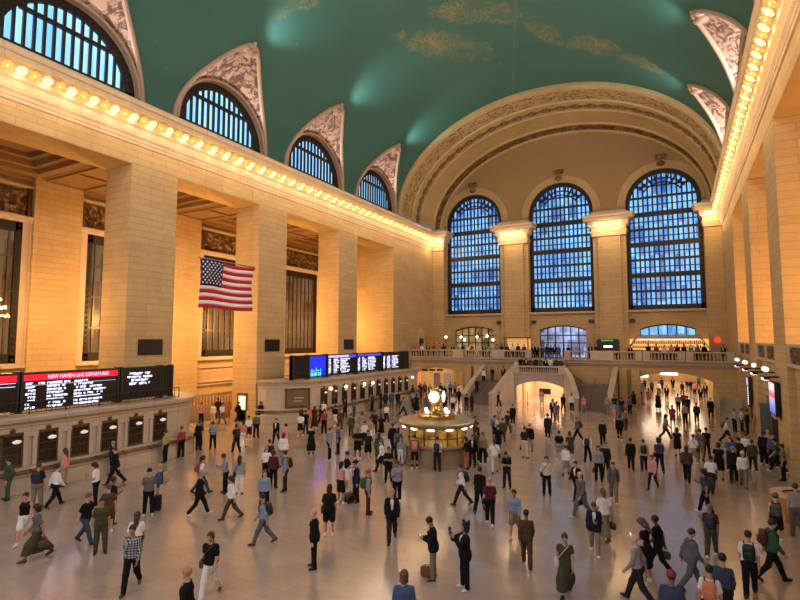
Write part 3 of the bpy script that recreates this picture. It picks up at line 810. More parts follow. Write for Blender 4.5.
for k, (y0, y1, hd, lb) in enumerate(((38.5, 43.35, 'lilac', 'departure board with a lilac and blue header next to the blue advert'), (43.45, 48.3, 'bluehdr', 'departure board with a blue header in the middle of the farther row'), (48.5, 53.2, 'darkmetal', 'departure board at the far end of the farther ticket counter'))):
    tb = board(lb, X2, y0, y1, Z2, Z3)
    g = G()
    for r in range(9):
        z = Z3 - .45 - r * .155
        glyph_row(g, X2, y0 + .2, z, .085, 3, .12); glyph_row(g, X2, y0 + 1., z, .085, 5 + R3.randrange(3), .12); glyph_row(g, X2, y0 + 2.1, z, .085, 8 + R3.randrange(6), .12)
    plate(g, X2, y0 + .12, y1 - .12, Z2 + .1, Z3 - .27); setpar(g.build('lettering', [M['txt'], M['screen']]), tb)
    g = G(); g.box(X2, X2 + .02, y0 + .12, y1 - .12, Z3 - .25, Z3 - .03); setpar(g.build('header', M[hd]), tb)
    if k == 0: setpar(G().box(X2 + .02, X2 + .03, y1 - 1.4, y1 - .12, Z3 - .3, Z3 - .03).build('header_end', M['bluehdr']), tb)
board('unlit dark green panel closing the farther row of boards', X2, 53.3, 54.6, Z2, Z3)
rail('roof_railing', 'thin dark railing in front of the boards of the farther counter', -28.15, 33.6, 54.6, 3.58)
# black screens on the pier faces
for i, (y0, y1) in enumerate(((21.93, 23.75), (33.95, 35.75), (46.05, 47.8))):
    t = thing('wall_screen', ['black screen box on the nearest big pier above the boards', 'black screen box on the pier beside the flag', 'black screen box on the slim pier above the blue headed boards'][i], 'screen', (XL, (y0 + y1) / 2, 6.), 'black screens on the piers')
    setpar(G().box(XL, XL + .12, y0, y1, 5.98, 7.05).build('casing', M['black'], bevel=.02), t); setpar(G().box(XL + .12, XL + .14, y0 + .1, y1 - .1, 6.06, 6.97).build('screen', M['screen']), t)

# --- flag hanging across the hall
def flag():
    X, y0, y1, z0, z1 = -19., 15.95, 19.32, 8.45, 10.68
    t = thing('flag', 'flag with red and white stripes and starry blue canton hanging in the air', 'flag', (X, (y0 + y1) / 2, z1))
    red = plain('red cloth', (.42, .012, .03), .8, var=.1); wht = plain('white cloth', (.78, .70, .70), .8, var=.05); blu = plain('navy cloth', (.015, .02, .085), .8)
    def P(u, v, o=0.): return (X + .10 * math.sin(u * 9 + v * 2) * (.3 + u) + .05 * math.sin(v * 5 + u * 3) + o, y0 + (y1 - y0) * u * (1 - .012 * math.sin(v * 5)), z1 - (z1 - z0) * v - .05 * u * (1 - v) + .04 * math.sin(u * 7))
    for k in range(13):
        g = G(); rows = []
        for v in (k / 13, (k + .5) / 13, (k + 1) / 13): rows.append([P(i / 30, v) for i in range(31)])
        g.grid(rows); o = g.build('stripe', red if k % 2 == 0 else wht, smooth=True, fix=False); s = o.modifiers.new('cloth', 'SOLIDIFY'); s.thickness = .012; s.offset = 0
        o['label'] = 'red stripe' if k % 2 == 0 else 'white stripe'; setpar(o, t)
    g = G(); g.grid([[P(.4 * i / 12, 7 / 13 * j / 8, .022) for i in range(13)] for j in range(9)]); o = g.build('canton', blu, smooth=True, fix=False); s = o.modifiers.new('cloth', 'SOLIDIFY'); s.thickness = .012; setpar(o, t); o['label'] = 'navy canton'
    g = G()
    for r in range(9):
        for c in range(6 if r % 2 == 0 else 5):
            u = .4 * (c * 2 + 1 + (r % 2)) / 12; v = 7 / 13 * (r + 1) / 10; pts = []
            for k in range(10):
                rr = .062 if k % 2 == 0 else .025; a = PI / 2 + PI * k / 5; pts.append(P(u + rr * math.cos(a) / (y1 - y0), v - rr * math.sin(a) / (z1 - z0), .042))
            g.add(pts, [tuple(range(10))])
    o = g.build('stars', M['white'], fix=False); setpar(o, t)
    g = G().tube([(X, y0 - .1, z1 + .06), (X, y1 + .1, z1 + .02)], .03, 8); setpar(g.build('pole', M['steel']), t)
    g = G()
    for yy in (y0 + .2, y1 - .2): g.tube([(X, yy, z1), (X, yy, EZ - .3 + EB * math.sqrt(1 - ((X - XC) / EA) ** 2))], .004, 4)
    setpar(g.build('cables', M['darkmetal']), t)
M['white'] = plain('white enamel', (.85, .84, .80), .5)
flag()

M['boothbase'] = stone('tan marble', (.34, .24, .14), bw=1.2, bh=30., rough=.4)
# --- information booth with the clock
def booth():
    cx, cy = -12.55, 27.6
    t = thing('information_booth', 'round information booth with glowing brass windows and a clock on its roof', 'booth', (cx, cy, 0))
    L = lambda prof, n=32: G().lathe(prof, (cx, cy, 0), n)
    setpar(L([(1.95, 0), (1.95, .12), (1.8, .16), (1.8, 1.0), (2.0, 1.06), (2.0, 1.14), (1.75, 1.14)]).build('marble_base', M['boothbase'], smooth=True), t)
    q = N('glowing amber booth glass'); nz = q.noise(q.obj(), 2.2, 3.); q.bsdf((.12, .07, .02), .2, 0., .5, emit=q.ramp(nz, [(.35, (.10, .045, .008)), (.65, (.62, .33, .06))]), estr=.5)
    setpar(L([(1.62, 1.14), (1.62, 2.08)]).build('glazing', q.m, smooth=True), t)
    m = None
    for j in range(16):
        a = 2 * PI * j / 16
        if m is None: m = o = G().box(-.04, .05, -.04, .04, 1.12, 2.1).build('mullion', M['brass'])
        else: o = m.copy(); COL.objects.link(o)
        o.location = (cx + 1.64 * math.cos(a), cy + 1.64 * math.sin(a), 0); o.rotation_euler = (0, 0, a); o.parent = t; o.matrix_parent_inverse = Matrix.Translation(t.location).inverted()
    setpar(L([(1.66, 1.5), (1.70, 1.52), (1.70, 1.56), (1.66, 1.58)]).build('brass_band', M['brass'], smooth=True), t)
    setpar(L([(1.6, 2.06), (2.0, 2.1), (2.14, 2.2), (2.2, 2.34), (2.12, 2.42), (1.2, 2.50), (1.1, 2.46), (.9, 2.46)], 48).build('canopy', plain('dull gilt metal roof', (.42, .34, .22), .4, .6, var=.25), smooth=True), t)
    m = None
    for j in range(12):
        a = 2 * PI * (j + .5) / 12
        if m is None: m = o = G().ball((0, 0, 0), (.11, .24, .075), 10, 6).build('canopy_lamp', M['globe'], smooth=True)
        else: o = m.copy(); COL.objects.link(o)
        o.location = (cx + 1.98 * math.cos(a), cy + 1.98 * math.sin(a), 2.09); o.rotation_euler = (0, 0, a); o.parent = t; o.matrix_parent_inverse = Matrix.Translation(t.location).inverted()
    setpar(L([(1.05, 2.46), (1.1, 2.52), (1.1, 2.66), (1.0, 2.72), (.8, 2.74), (.8, 2.78), (.5, 2.8)], 32).build('roof_tier', M['brass'], smooth=True), t)
    setpar(L([(.5, 2.78), (.46, 2.84), (.3, 2.9), (.22, 3.0), (.2, 3.2), (.3, 3.28), (.34, 3.34), (.2, 3.38)], 24).build('clock_pedestal', M['brass'], smooth=True), t)
    m = None
    for j in range(4):
        a = 2 * PI * (j + .5) / 4 + .5
        g = G(); g.ball((0, 0, .13), .115, 12, 8)
        if m is None: m = o = g.build('roof_globe', M['globe'], smooth=True)
        else: o = m.copy(); COL.objects.link(o)
        o.location = (cx + .82 * math.cos(a), cy + .82 * math.sin(a), 2.76); o.parent = t; o.matrix_parent_inverse = Matrix.Translation(t.location).inverted()
    g = G(); zc = 3.72; g.ball((cx, cy, zc), .40, 16, 12); g.lathe([(.12, 4.0), (.2, 4.06), (.1, 4.14), (.12, 4.2), (.05, 4.28), (.09, 4.34), (.0, 4.42)], (cx, cy, 0), 16)
    clk = g.build('clock', M['brass'], smooth=True); setpar(clk, t)
    for j in range(4):
        a = PI / 2 * j - 1.5 ; n = Vector((math.cos(a), math.sin(a), 0)); s = Vector((-n.y, n.x, 0)); c = Vector((cx, cy, zc)) + n * .30
        g = G(); g.add([c + n * o + (s * math.cos(2 * PI * k / 24) + Vector((0, 0, 1)) * math.sin(2 * PI * k / 24)) * r for r, o in ((.38, .0), (.38, .12), (.33, .14)) for k in range(24)], [(i * 24 + k, i * 24 + (k + 1) % 24, (i + 1) * 24 + (k + 1) % 24, (i + 1) * 24 + k) for i in range(2) for k in range(24)])
        setpar(g.build('clock_rim', M['brass'], smooth=True), clk)
        g = G(); g.add([c + n * .11 + (s * math.cos(2 * PI * k / 24) + Vector((0, 0, 1)) * math.sin(2 * PI * k / 24)) * .35 for k in range(24)], [tuple(range(24))])
        for ang, ln, w in ((1.1, .15, .02), (-.5, .22, .014)):
            d = s * math.sin(ang) + Vector((0, 0, 1)) * math.cos(ang); e = n.cross(d); g.add([c + n * .12 - e * w, c + n * .12 + e * w, c + n * .12 + e * w * .5 + d * ln, c + n * .12 - e * w * .5 + d * ln], [(0, 1, 2, 3)], 1)
        setpar(g.build('clock_face', [M['opal'], M['bronze2']], fix=False), clk)
M['opal'] = glow('lit opal clock glass', (1., .90, .62), 1.5)
booth()

# --- far balcony, stairs, arches
YB = 60.; ZB = 4.72
def mir(x): return 2 * XC - x
def wall_arches(x0, x1, Y, z0, z1, holes, depth, name, mat):
    xs = {x0, x1}
    for a, b, sp, cr in holes:
        for j in range(25): xs.add(round(a + (b - a) * j / 24, 4))
    xs = sorted(xs); g = G()
    for a, b in zip(xs, xs[1:]):
        m = (a + b) / 2; h = next((h for h in holes if h[0] < m < h[1]), None)
        if h is None: g.quad((a, Y, z0), (b, Y, z0), (b, Y, z1), (a, Y, z1)); g.quad((a, Y + depth, z0), (b, Y + depth, z0), (b, Y + depth, z1), (a, Y + depth, z1))
        else:
            f = lambda x: h[2] + (h[3] - h[2]) * (1 - ((2 * x - h[0] - h[1]) / (h[1] - h[0])) ** 2)
            for yy in (Y, Y + depth): g.quad((a, yy, f(a)), (b, yy, f(b)), (b, yy, z1), (a, yy, z1))
            g.quad((a, Y, f(a)), (b, Y, f(b)), (b, Y + depth, f(b)), (a, Y + depth, f(a)))
    for h in holes:
        for x in h[:2]: g.quad((x, Y, z0), (x, Y + depth, z0), (x, Y + depth, h[2]), (x, Y, h[2]))
    return struct(g.build(name, mat))
LH, RH = (-30.5, -23.9, 2.75, 3.45), (-4.45, 2.85, 2.8, 3.62)
wall_arches(XL, XR, YB + .35, 0, 4.3, [LH, (-16.2, -10.86, 2.3, 2.75), RH], .8, 'wall_far.003', M['greyst2'] if 'greyst2' in M else M['wall'])
struct(G().box(XL, XR, YB + .2, YP + 1., 4.3, ZB).build('floor.001', M['step']))
g = G(); g.grid([[(x, YB + .35 - d, z) for d, z in ((0, 4.1), (.12, 4.16), (.18, 4.3), (.4, 4.42), (.4, 4.56), (.3, 4.66), (.3, 4.86), (0, 4.9))] for x in (XL, XR)]); struct(g.build('trim_22', M['pale']))
BAL = None
def balustrade(label, x0, x1, Y, z0, ztop, n, pts=None, mat='pale', ped=True):
    """straight or polyline run; balusters are parts"""
    global BAL
    pts = [Vector(p) for p in (pts or [(x0, Y, z0), (x1, Y, z0)])]; H = ztop - z0
    t = thing('balustrade', label, 'balustrade', pts[0])
    def run(prof):
        rows = []
        for i, p in enumerate(pts):
            d = (pts[min(i + 1, len(pts) - 1)] - pts[max(i - 1, 0)]); d.z = 0; d.normalize(); s = Vector((d.y, -d.x, 0))
            rows.append([p + s * a + Vector((0, 0, b)) for a, b in prof])
        g = G().grid(rows, 0, True); k = len(prof); m = len(rows)
        g.f.append(tuple(range(k))); g.m.append(0); g.f.append(tuple((m - 1) * k + j for j in range(k))); g.m.append(0)
        return g
    setpar(run([(-.2, H - .16), (.2, H - .16), (.24, H - .06), (.16, H), (-.16, H), (-.24, H - .06)]).build('top_rail', M[mat]), t)
    setpar(run([(-.2, 0), (.2, 0), (.2, .14), (-.2, .14)]).build('base', M[mat]), t)
    if BAL is None:
        BAL = G().lathe([(.075, .0), (.075, .05), (.045, .09), (.085, .24), (.07, .36), (.04, .56), (.045, .64), (.075, .68), (.075, .72)], n=8).build('baluster', M[mat], smooth=True); bp = BAL; first = True
    else: first = False
    L = [0]
    for a, b in zip(pts, pts[1:]): L.append(L[-1] + (b - a).length)
    def at(s):
        for i in range(len(L) - 1):
            if s <= L[i + 1] + 1e-6: return pts[i].lerp(pts[i + 1], (s - L[i]) / (L[i + 1] - L[i]))
    for j in range(n):
        o = BAL if first and j == 0 else BAL.copy()
        if not (first and j == 0): COL.objects.link(o)
        o.location = at(L[-1] * (j + .5) / n) + Vector((0, 0, .14)); o.scale = (1, 1, (H - .3) / .72); o.parent = t; o.matrix_parent_inverse = Matrix.Translation(pts[0]).inverted()
    if ped:
        for p in (pts[0], pts[-1]):
            g = G().box(p.x - .34, p.x + .34, p.y - .28, p.y + .28, p.z, p.z + H + .04); setpar(g.build('pedestal', M[mat], bevel=.03), t)
    return t
ZT = 5.78
balustrade('pale stone balustrade of the far balcony above the ticket side archway', XL + .4, -24.6, YB, ZB, ZT, 18)
balustrade('pale stone balustrade of the far balcony above the first stair flight', -23.9, -19.4, YB, ZB, ZT, 11)
balustrade('pale stone balustrade beside the opening at the head of the stairs', -18.7, -15.5, YB, ZB, ZT, 7)
balustrade('short pale stone balustrade of the far balcony under the dark kiosk', -11.1, -8.3, YB, ZB, ZT, 5)
balustrade('pale stone balustrade of the far balcony right of the dark kiosk', -6.6, -3.8, YB, ZB, ZT, 9)
balustrade('pale stone balustrade of the far balcony under the lit bar', -3.05, .15, YB, ZB, ZT, 10)
balustrade('last pale stone balustrade of the far balcony by the gate wall', .9, XR - .4, YB, ZB, ZT, 11)
for a, b in ((-24.6, -23.9), (-19.4, -18.7), (-8.3, -6.6)):
    o = G().box(a - .1, b + .1, YB - .22, YB + .22, ZB, ZT + .02).build('wall_parapet', M['pale'], bevel=.03); struct(o)
# grand stair: landing block, two flights, parapets
def arch_wall_mat(): return M['greyst']
wall_arches(-16.3, mir(-16.3), 56.5, 0, 3.3, [(-16.05, -10.95, 1.9, 2.5)], .5, 'wall_landing', M['greyst'])
struct(G().box(-16.3, mir(-16.3), 56.56, 58.4, 3.1, 3.29).build('floor.002', M['step']))
g = G()
for i in range(8): g.box(-15.5, -11.1, 58.4 + .28 * i - .28, 60.34, 3.3 + .1775 * i, 3.3 + .1775 * (i + 1))
t = thing('staircase', 'short upper stone steps from the landing to the far balcony', 'staircase', (XC, 58.4, 3.3)); setpar(g.build('steps', M['step']), t)
balustrade('pale stone balustrade in front of the stair landing above the peach archway', 0, 0, 0, 0, 1.0 - .12 + 0, 21, [(-16.1, 56.5, 3.3 - .02), (mir(-16.1), 56.5, 3.3 - .02)]) if False else None
balustrade('pale stone balustrade in front of the stair landing above the peach archway', -16., mir(-16.), 56.55, 3.3, 4.16, 21)
for s, lb in ((1, 'ticket side'), (-1, 'gate side')):
    X = (lambda x: x) if s == 1 else mir
    t = thing('staircase', 'stone stair flight rising to the far balcony on the ' + lb + ' of the peach archway', 'staircase', (X(-19.2), 53.4, 0))
    g = G()
    for i in range(13):
        a, b = sorted((X(-20.7 + .0 * i), X(-17.75 + .06 * i))); g.box(a, b, 53.4 + .32 * i, 60.3, .168 * i, .168 * (i + 1))
    setpar(g.build('steps', M['step']), t)
    g = G()
    for i in range(7):
        a, b = sorted((X(-17.6 + .2 * i), X(-16.3))); g.box(a, b, 57.6, 60.3, 2.18 + .16 * i, 2.18 + .16 * (i + 1))
    setpar(g.build('upper_steps', M['step']), t)
    def para(nm, pts, w, mat):
        g = G(); rows = []
        for i, (x, y, z) in enumerate(pts):
            a, b = Vector(pts[max(i - 1, 0)][:2]), Vector(pts[min(i + 1, len(pts) - 1)][:2]); d = (b - a).normalized(); n = Vector((d.y, -d.x)) * w / 2
            x = X(x); n.x *= s
            rows.append([(x - n.x, y - n.y, 0), (x - n.x, y - n.y, z - .1), (x - n.x * 1.4, y - n.y * 1.4, z - .08), (x - n.x * 1.4, y - n.y * 1.4, z), (x + n.x * 1.4, y + n.y * 1.4, z), (x + n.x * 1.4, y + n.y * 1.4, z - .08), (x + n.x, y + n.y, z - .1), (x + n.x, y + n.y, 0)])
        g.grid(rows); g.f.append(tuple(range(8))); g.m.append(0); g.f.append(tuple((len(rows) - 1) * 8 + j for j in range(8))); g.m.append(0)
        setpar(g.build(nm, mat), t)
    para('inner_parapet', [(-17.95, 53.3, 1.25), (-17.75, 54.2, 1.6), (-17.4, 55.1, 2.35), (-16.95, 55.9, 3.25), (-16.35, 56.5, 4.05)], .4, M['pale'])
    para('outer_parapet', [(-20.95, 53.2, 1.1), (-20.95, 54.5, 1.75), (-20.95, 58.2, 3.35), (-20.95, 60.2, 4.1)], .4, M['pale'])
    g = G(); xx = X(-19.2)
    g.tube([(xx, 53.5, 1.), (xx, 57.4, 3.05)], .03, 6)
    for i in (0, 4, 8, 12): g.tube([(xx, 53.5 + .32 * i, .168 * (i + 1)), (xx, 53.5 + .32 * i, 1. + .168 * i)], .025, 6)
    setpar(g.build('handrail', M['brass']), t)
    # pilasters next to the side arches
    for xx in ((-23.3, -22.5), (-22.1, -21.3)):
        a, b = sorted((X(xx[0]), X(xx[1]))); struct(G().box(a, b, 59.6, 60.4, 0, 3.9).build('wall_pier', M['wall'], bevel=.03))

# passages under the balcony
def passage(x0, x1, y0, y1, z, name, mat):
    g = G(); g.quad((x0, y0, 0), (x0, y1, 0), (x0, y1, z), (x0, y0, z)); g.quad((x1, y0, 0), (x1, y1, 0), (x1, y1, z), (x1, y0, z))
    g.quad((x0, y1, 0), (x1, y1, 0), (x1, y1, z), (x0, y1, z)); struct(g.build('wall_' + name, mat))
    struct(G().box(x0, x1, y0, y1, z, z + .2).build('ceiling_' + name, mat))
passage(-30.9, -23.5, 61., 76., 3.7, 'ticket_passage', M['wall']); passage(-5., 3.4, 61., 100., 3.85, 'gate_passage', M['wall']); passage(-16.4, -10.65, 57., 66., 3.0, 'lower_passage', M['peachp'])
g = G()
for a, b in ((XL, -30.9), (-23.5, -16.4), (-10.65, -5.), (3.4, XR)): g.box(a, b, 61.2, 61.5, 0, 4.3)
struct(g.build('wall_far.004', M['wall']))
# things in the passages
t = thing('hanging_sign', 'small dark green sign hanging in the peach archway', 'sign', (-13.2, 58., 2.3)); setpar(G().box(-13.85, -12.6, 57.97, 58.03, 1.0, 1.62).build('panel', M['darkmetal'], bevel=.02), t)
g = G(); [g.tube([(x, 58., 1.6), (x, 58., 3.0)], .012, 5) for x in (-13.6, -12.85)]; setpar(g.build('chain', M['steel']), t)
t = thing('rail_post', 'thin dark post on the floor of the peach archway', 'post', (-14.9, 57., 0)); setpar(G().lathe([(.16, 0), (.16, .03), (.03, .05), (.03, 1.3), (.05, 1.34), (0, 1.36)], (-14.9, 57., 0), 10).build('stanchion', M['bronze'], smooth=True), t)
for i, x in enumerate((-29.0, -28.0, -26.9)):
    w = .42; o = G().box(x - w, x + w, 60.18, 60.28, 2.98 + .04 * i, 3.24 + .04 * i).build('direction_sign', M['black'], bevel=.02)
    tag(o, ['first', 'second', 'third'][i] + ' black sign of the three over the ticket side archway, counted from the ticket counter', 'sign', 'black signs over the ticket side archway')
for i, (x, y, z, w) in enumerate(((-3.75, 66., 2.9, .5), (-1.2, 70., 3.0, .95))):
    t = thing('lit_sign', ['small bright white sign hung over the passage on the gate side', 'wide bright white sign hung over the middle of the gate side passage'][i], 'sign', (x, y, z), 'white signs of the gate side passage')
    setpar(G().box(x - w, x + w, y - .1, y + .1, z - .22, z + .22).build('light_box', M['tube'], bevel=.03), t); setpar(G().tube([(x, y, z + .2), (x, y, 3.86)], .03, 6).build('hanger', M['steel']), t)
t = thing('advert_panel', 'grey freestanding panel at the mouth of the gate side passage', 'panel', (-3.8, 62.5, 0)); setpar(G().box(-4.3, -3.55, 62.4, 62.55, .1, 2.1).build('panel', M['steel'], bevel=.03), t); setpar(G().box(-4.35, -3.5, 62.3, 62.65, 0, .1).build('foot', M['darkmetal']), t)
t = thing('advert_column', 'orange lit banner column under the ticket side archway', 'banner', (-29.4, 59.2, 0)); setpar(G().box(-29.65, -29.15, 59.1, 59.3, .1, 2.9).build('banner', glow('orange lit banner', (.9, .28, .10), .6), bevel=.02), t); setpar(G().box(-29.75, -29.05, 59., 59.4, 0, .1).build('foot', M['darkmetal']), t)
for i, (x0, x1) in enumerate(((-28.3, -27.4), (-26.9, -25.8))):
    t = thing('white_panel', ['cream door panel under the black signs of the ticket side archway', 'bright white notice panel under the ticket side archway'][i], 'panel', (x0, 61.5, 0)); setpar(G().box(x0, x1, 61.4, 61.5, .05, 2.7).build('panel', [M['pale'], M['white']][i], bevel=.02), t); setpar(G().box(x0 - .06, x1 + .06, 61.38, 61.52, 0, .05).build('foot', M['bronze2']), t)

# far wall: lower openings, wall boxes, niche, bar, stall
M['shopglass'] = glass_mat('lit shop glazing', (.03, .018, .007), (.62, .37, .13), .7, 1.0, .9, 'x'); M['doorglass'] = glass_mat('bluish lit glazing', (.06, .05, .09), (.50, .58, 1.), .9, 1.0, 1., 'x')
for i in range(3):
    win = thing('window_%d' % (40 + i), 'low arched glazed opening under a tall window of the far wall', 'w', (WX[i], YF, ZB)); win['kind'] = 'structure'; del win['category']
    z0 = ZB if i < 2 else 7.5; Y = YF + .3
    g = G()
    for j in range(24):
        a, b = WX[i] - LWR + 2 * LWR * j / 24, WX[i] - LWR + 2 * LWR * (j + 1) / 24; g.quad((a, Y, z0), (b, Y, z0), (b, Y, seg(b, i)), (a, Y, seg(a, i)))
    setpar(g.build('glass_pane', [M['shopglass'], M['doorglass'], M['glass']][i]), win)
    g = G(); g.tube([(WX[i] - LWR + 2 * LWR * j / 16, Y - .05, seg(WX[i] - LWR + 2 * LWR * j / 16, i) - .06) for j in range(17)], .11, 6)
    for j in range(7):
        x = WX[i] - LWR + 2 * LWR * j / 6; g.box(x - .07, x + .07, Y - .12, Y + .02, z0, seg(x, i))
    for z in ((6.6, 7.6) if i < 2 else (7.55,)): g.box(WX[i] - LWR, WX[i] + LWR, Y - .12, Y + .02, z - .07, z + .07)
    setpar(g.build('bronze_frame', M['bronze']), win)
for i, x in enumerate((-22.1, -17.2, -9.82, -4.98)):
    o = G().box(x - .28, x + .28, YF - .68, YF - .32, 9.2, 9.62).build('loudspeaker', M['black'], bevel=.03)
    tag(o, 'small black loudspeaker box on the far wall ' + ['beside the first tall window', 'left under the middle tall window', 'right under the middle tall window', 'under the last tall window'][i], 'loudspeaker', 'loudspeaker boxes of the far wall')
t = thing('niche_doorway', 'small dark doorway with carved head high on the ticket side end wall', 'doorway', (XL, 64.8, ZB)); g = G(); g.box(XL, XL + .12, 63.9, 65.8, ZB, 7.4); g.box(XL, XL + .2, 64.0, 65.7, 7.4, 8.3); g.ball((XL + .14, 64.85, 8.3), (.12, .7, .4)); setpar(g.build('stone_surround', M['trim']), t); setpar(G().box(XL + .1, XL + .16, 64.25, 65.45, ZB, 7.2).build('dark_door', M['bronze']), t)
t = thing('ochre_board', 'plain ochre panel beside the small dark doorway on the far balcony', 'panel', (-31.5, 69.0, ZB)); g = G().box(XL + .02, XL + .3, 66.3, 68.6, ZB, 7.6); setpar(g.build('board', plain('ochre board', (.55, .30, .07), .6)), t); setpar(G().box(XL + .02, XL + .34, 66.25, 68.65, 7.6, 7.7).build('top_edge', M['trim']), t)
def bar():
    t = thing('bar_kiosk', 'brightly lit bar with sloping canopy on the far balcony under the last window', 'bar', (-1.2, 67.5, ZB))
    x0, x1 = -5.5, 3.2
    setpar(G().box(x0, x1, 66.2, 66.6, ZB, 5.75).build('counter_front', M['wood2'], bevel=.02), t); setpar(G().box(x0 - .1, x1 + .1, 66., 66.75, 5.75, 5.83).build('counter_top', M['pale'], bevel=.02), t)
    g = G(); prof = [(66.6, 7.1), (66.6, 7.35), (69.2, 7.6), (69.2, 7.1)]; g.prism(prof, lambda a, b, x: (x, a, b), x0 + .9, x1 - .9); setpar(g.build('canopy', M['pale'], bevel=.02), t)
    setpar(G().box(x0 + .2, x1 - .2, 69.0, 69.2, ZB, 7.1).build('back_wall', glow('amber lit back bar', (1., .48, .12), .9)), t)
    g = G(); r = random.Random(5)
    for k in range(3):
        for j in range(40): x = x0 + .5 + (x1 - x0 - 1.) * j / 40; g.box(x, x + .12, 68.75, 68.9, 5.5 + .55 * k, 5.5 + .55 * k + .2 + .16 * r.random())
        g.box(x0 + .4, x1 - .4, 68.7, 69., 5.44 + .55 * k, 5.5 + .55 * k)
    setpar(g.build('bottle_shelves', plain('brown bottles', (.30, .07, .03), .3)), t)
    g = G()
    for e, s in ((x0, 1), (x1, -1)): g.add([(e, 66.6, 5.8), (e + s * .9, 66.6, 7.2), (e + s * .9, 69.2, 7.2), (e, 69.2, 5.8), (e + s * .1, 66.6, 5.8), (e + s * 1., 66.6, 7.2), (e + s * 1., 69.2, 7.2), (e + s * .1, 69.2, 5.8)], [(0, 1, 2, 3), (4, 5, 6, 7), (0, 1, 5, 4), (3, 2, 6, 7), (1, 2, 6, 5), (0, 3, 7, 4)])
    for a, nm in ((0, 8), (8, 16)):
        h = G(); h.v = g.v[a:nm]; h.f = [tuple(i - a for i in f) for f in g.f if a <= f[0] < nm]; h.m = [0] * len(h.f); setpar(h.build('sloping_side', M['peach']), t)
    g = G(); g.box(x0 + 1.2, x1 - 1.2, 67.2, 67.4, 7.02, 7.1); setpar(g.build('light_strip', M['tube']), t)
M['wood2'] = plain('brown wood', (.22, .10, .04), .45, var=.25, scale=1.5)
bar()
def stall(x0, x1, Y, label, cat, roof, back, name='market_stall'):
    t = thing(name, label, cat, ((x0 + x1) / 2, Y, ZB))
    setpar(G().box(x0, x1, Y - .3, Y, ZB, 5.8).build('counter', M['wood2'], bevel=.02), t); setpar(G().box(x0 - .1, x1 + .1, Y - .5, Y + 1.2, 7.2, 7.36).build('roof', roof, bevel=.02), t); setpar(G().box(x0, x1, Y + 1., Y + 1.1, ZB, 7.2).build('back_panel', back), t)
    g = G()
    for x in (x0, x1): g.box(x - .06, x + .06, Y - .4, Y - .28, ZB, 7.2)
    setpar(g.build('posts', M['bronze2']), t)
    return t
stall(-20.2, -17.1, 66.4, 'lit drinks stall with a wine red roof on the far balcony', 'stall', plain('wine red board', (.22, .03, .03), .6), glow('amber lit stall back', (.8, .42, .14), .55))
t = thing('display_kiosk', 'dark rounded kiosk with a glowing white sign on the balcony balustrade', 'kiosk', (-7.1, 62.4, ZB)); g = G(); g.prism([(-8.3, ZB), (-8.3, 6.9), (-8.1, 7.1), (-6.1, 7.1), (-5.9, 6.9), (-5.9, ZB)], lambda a, b, y: (a, y, b), 62.2, 63.2); setpar(g.build('cabinet', M['black'], bevel=.03), t)
setpar(G().box(-7.5, -6.6, 62.12, 62.2, 6.15, 6.35).build('lit_sign', M['tube']), t); setpar(G().box(-7.75, -6.5, 62.1, 62.2, 6.85, 7.02).build('green_strip', glow('green lit strip', (.1, .4, .12), .4)), t)
o = G().lathe([(0, 0), (.32, 0), (.32, .08), (0, .08)], (0, 0, 0), 20).build('lit_roundel', M['redlamp']); o.location = (3.9, YP - .5, 6.98); o.rotation_euler = (PI / 2, 0, 0); tag(o, 'glowing red round sign on the far wall beside the bar', 'sign')
for i, (x, y, z) in enumerate(((-26.8, 62., 7.37), (-26.28, 66., 7.39), (-23.97, 66., 7.4), (-22.56, 66., 7.5), (-21.4, 65., 7.0), (-25.2, 64.5, 7.0))):
    t = thing('standard_lamp', ['slim lamp post with a lit globe on the far balcony by the balustrade', 'lit globe lamp on a post left before the shop glazing of the far balcony', 'lit globe lamp on a post in the middle of the shop glazing', 'lit globe lamp on a post right before the shop glazing', 'lower lit globe lamp on a post near the drinks stall', 'lower lit globe lamp on a post among the diners'][i], 'lamp', (x, y, ZB), 'globe lamps on the far balcony')
    setpar(G().lathe([(.18, 0), (.18, .05), (.04, .1), (.03, z - ZB - .15)], (x, y, ZB), 10).build('post', M['bronze'], smooth=True), t); setpar(G().ball((x, y, z), .19, 10, 8).build('globe', M['globe'], smooth=True), t)

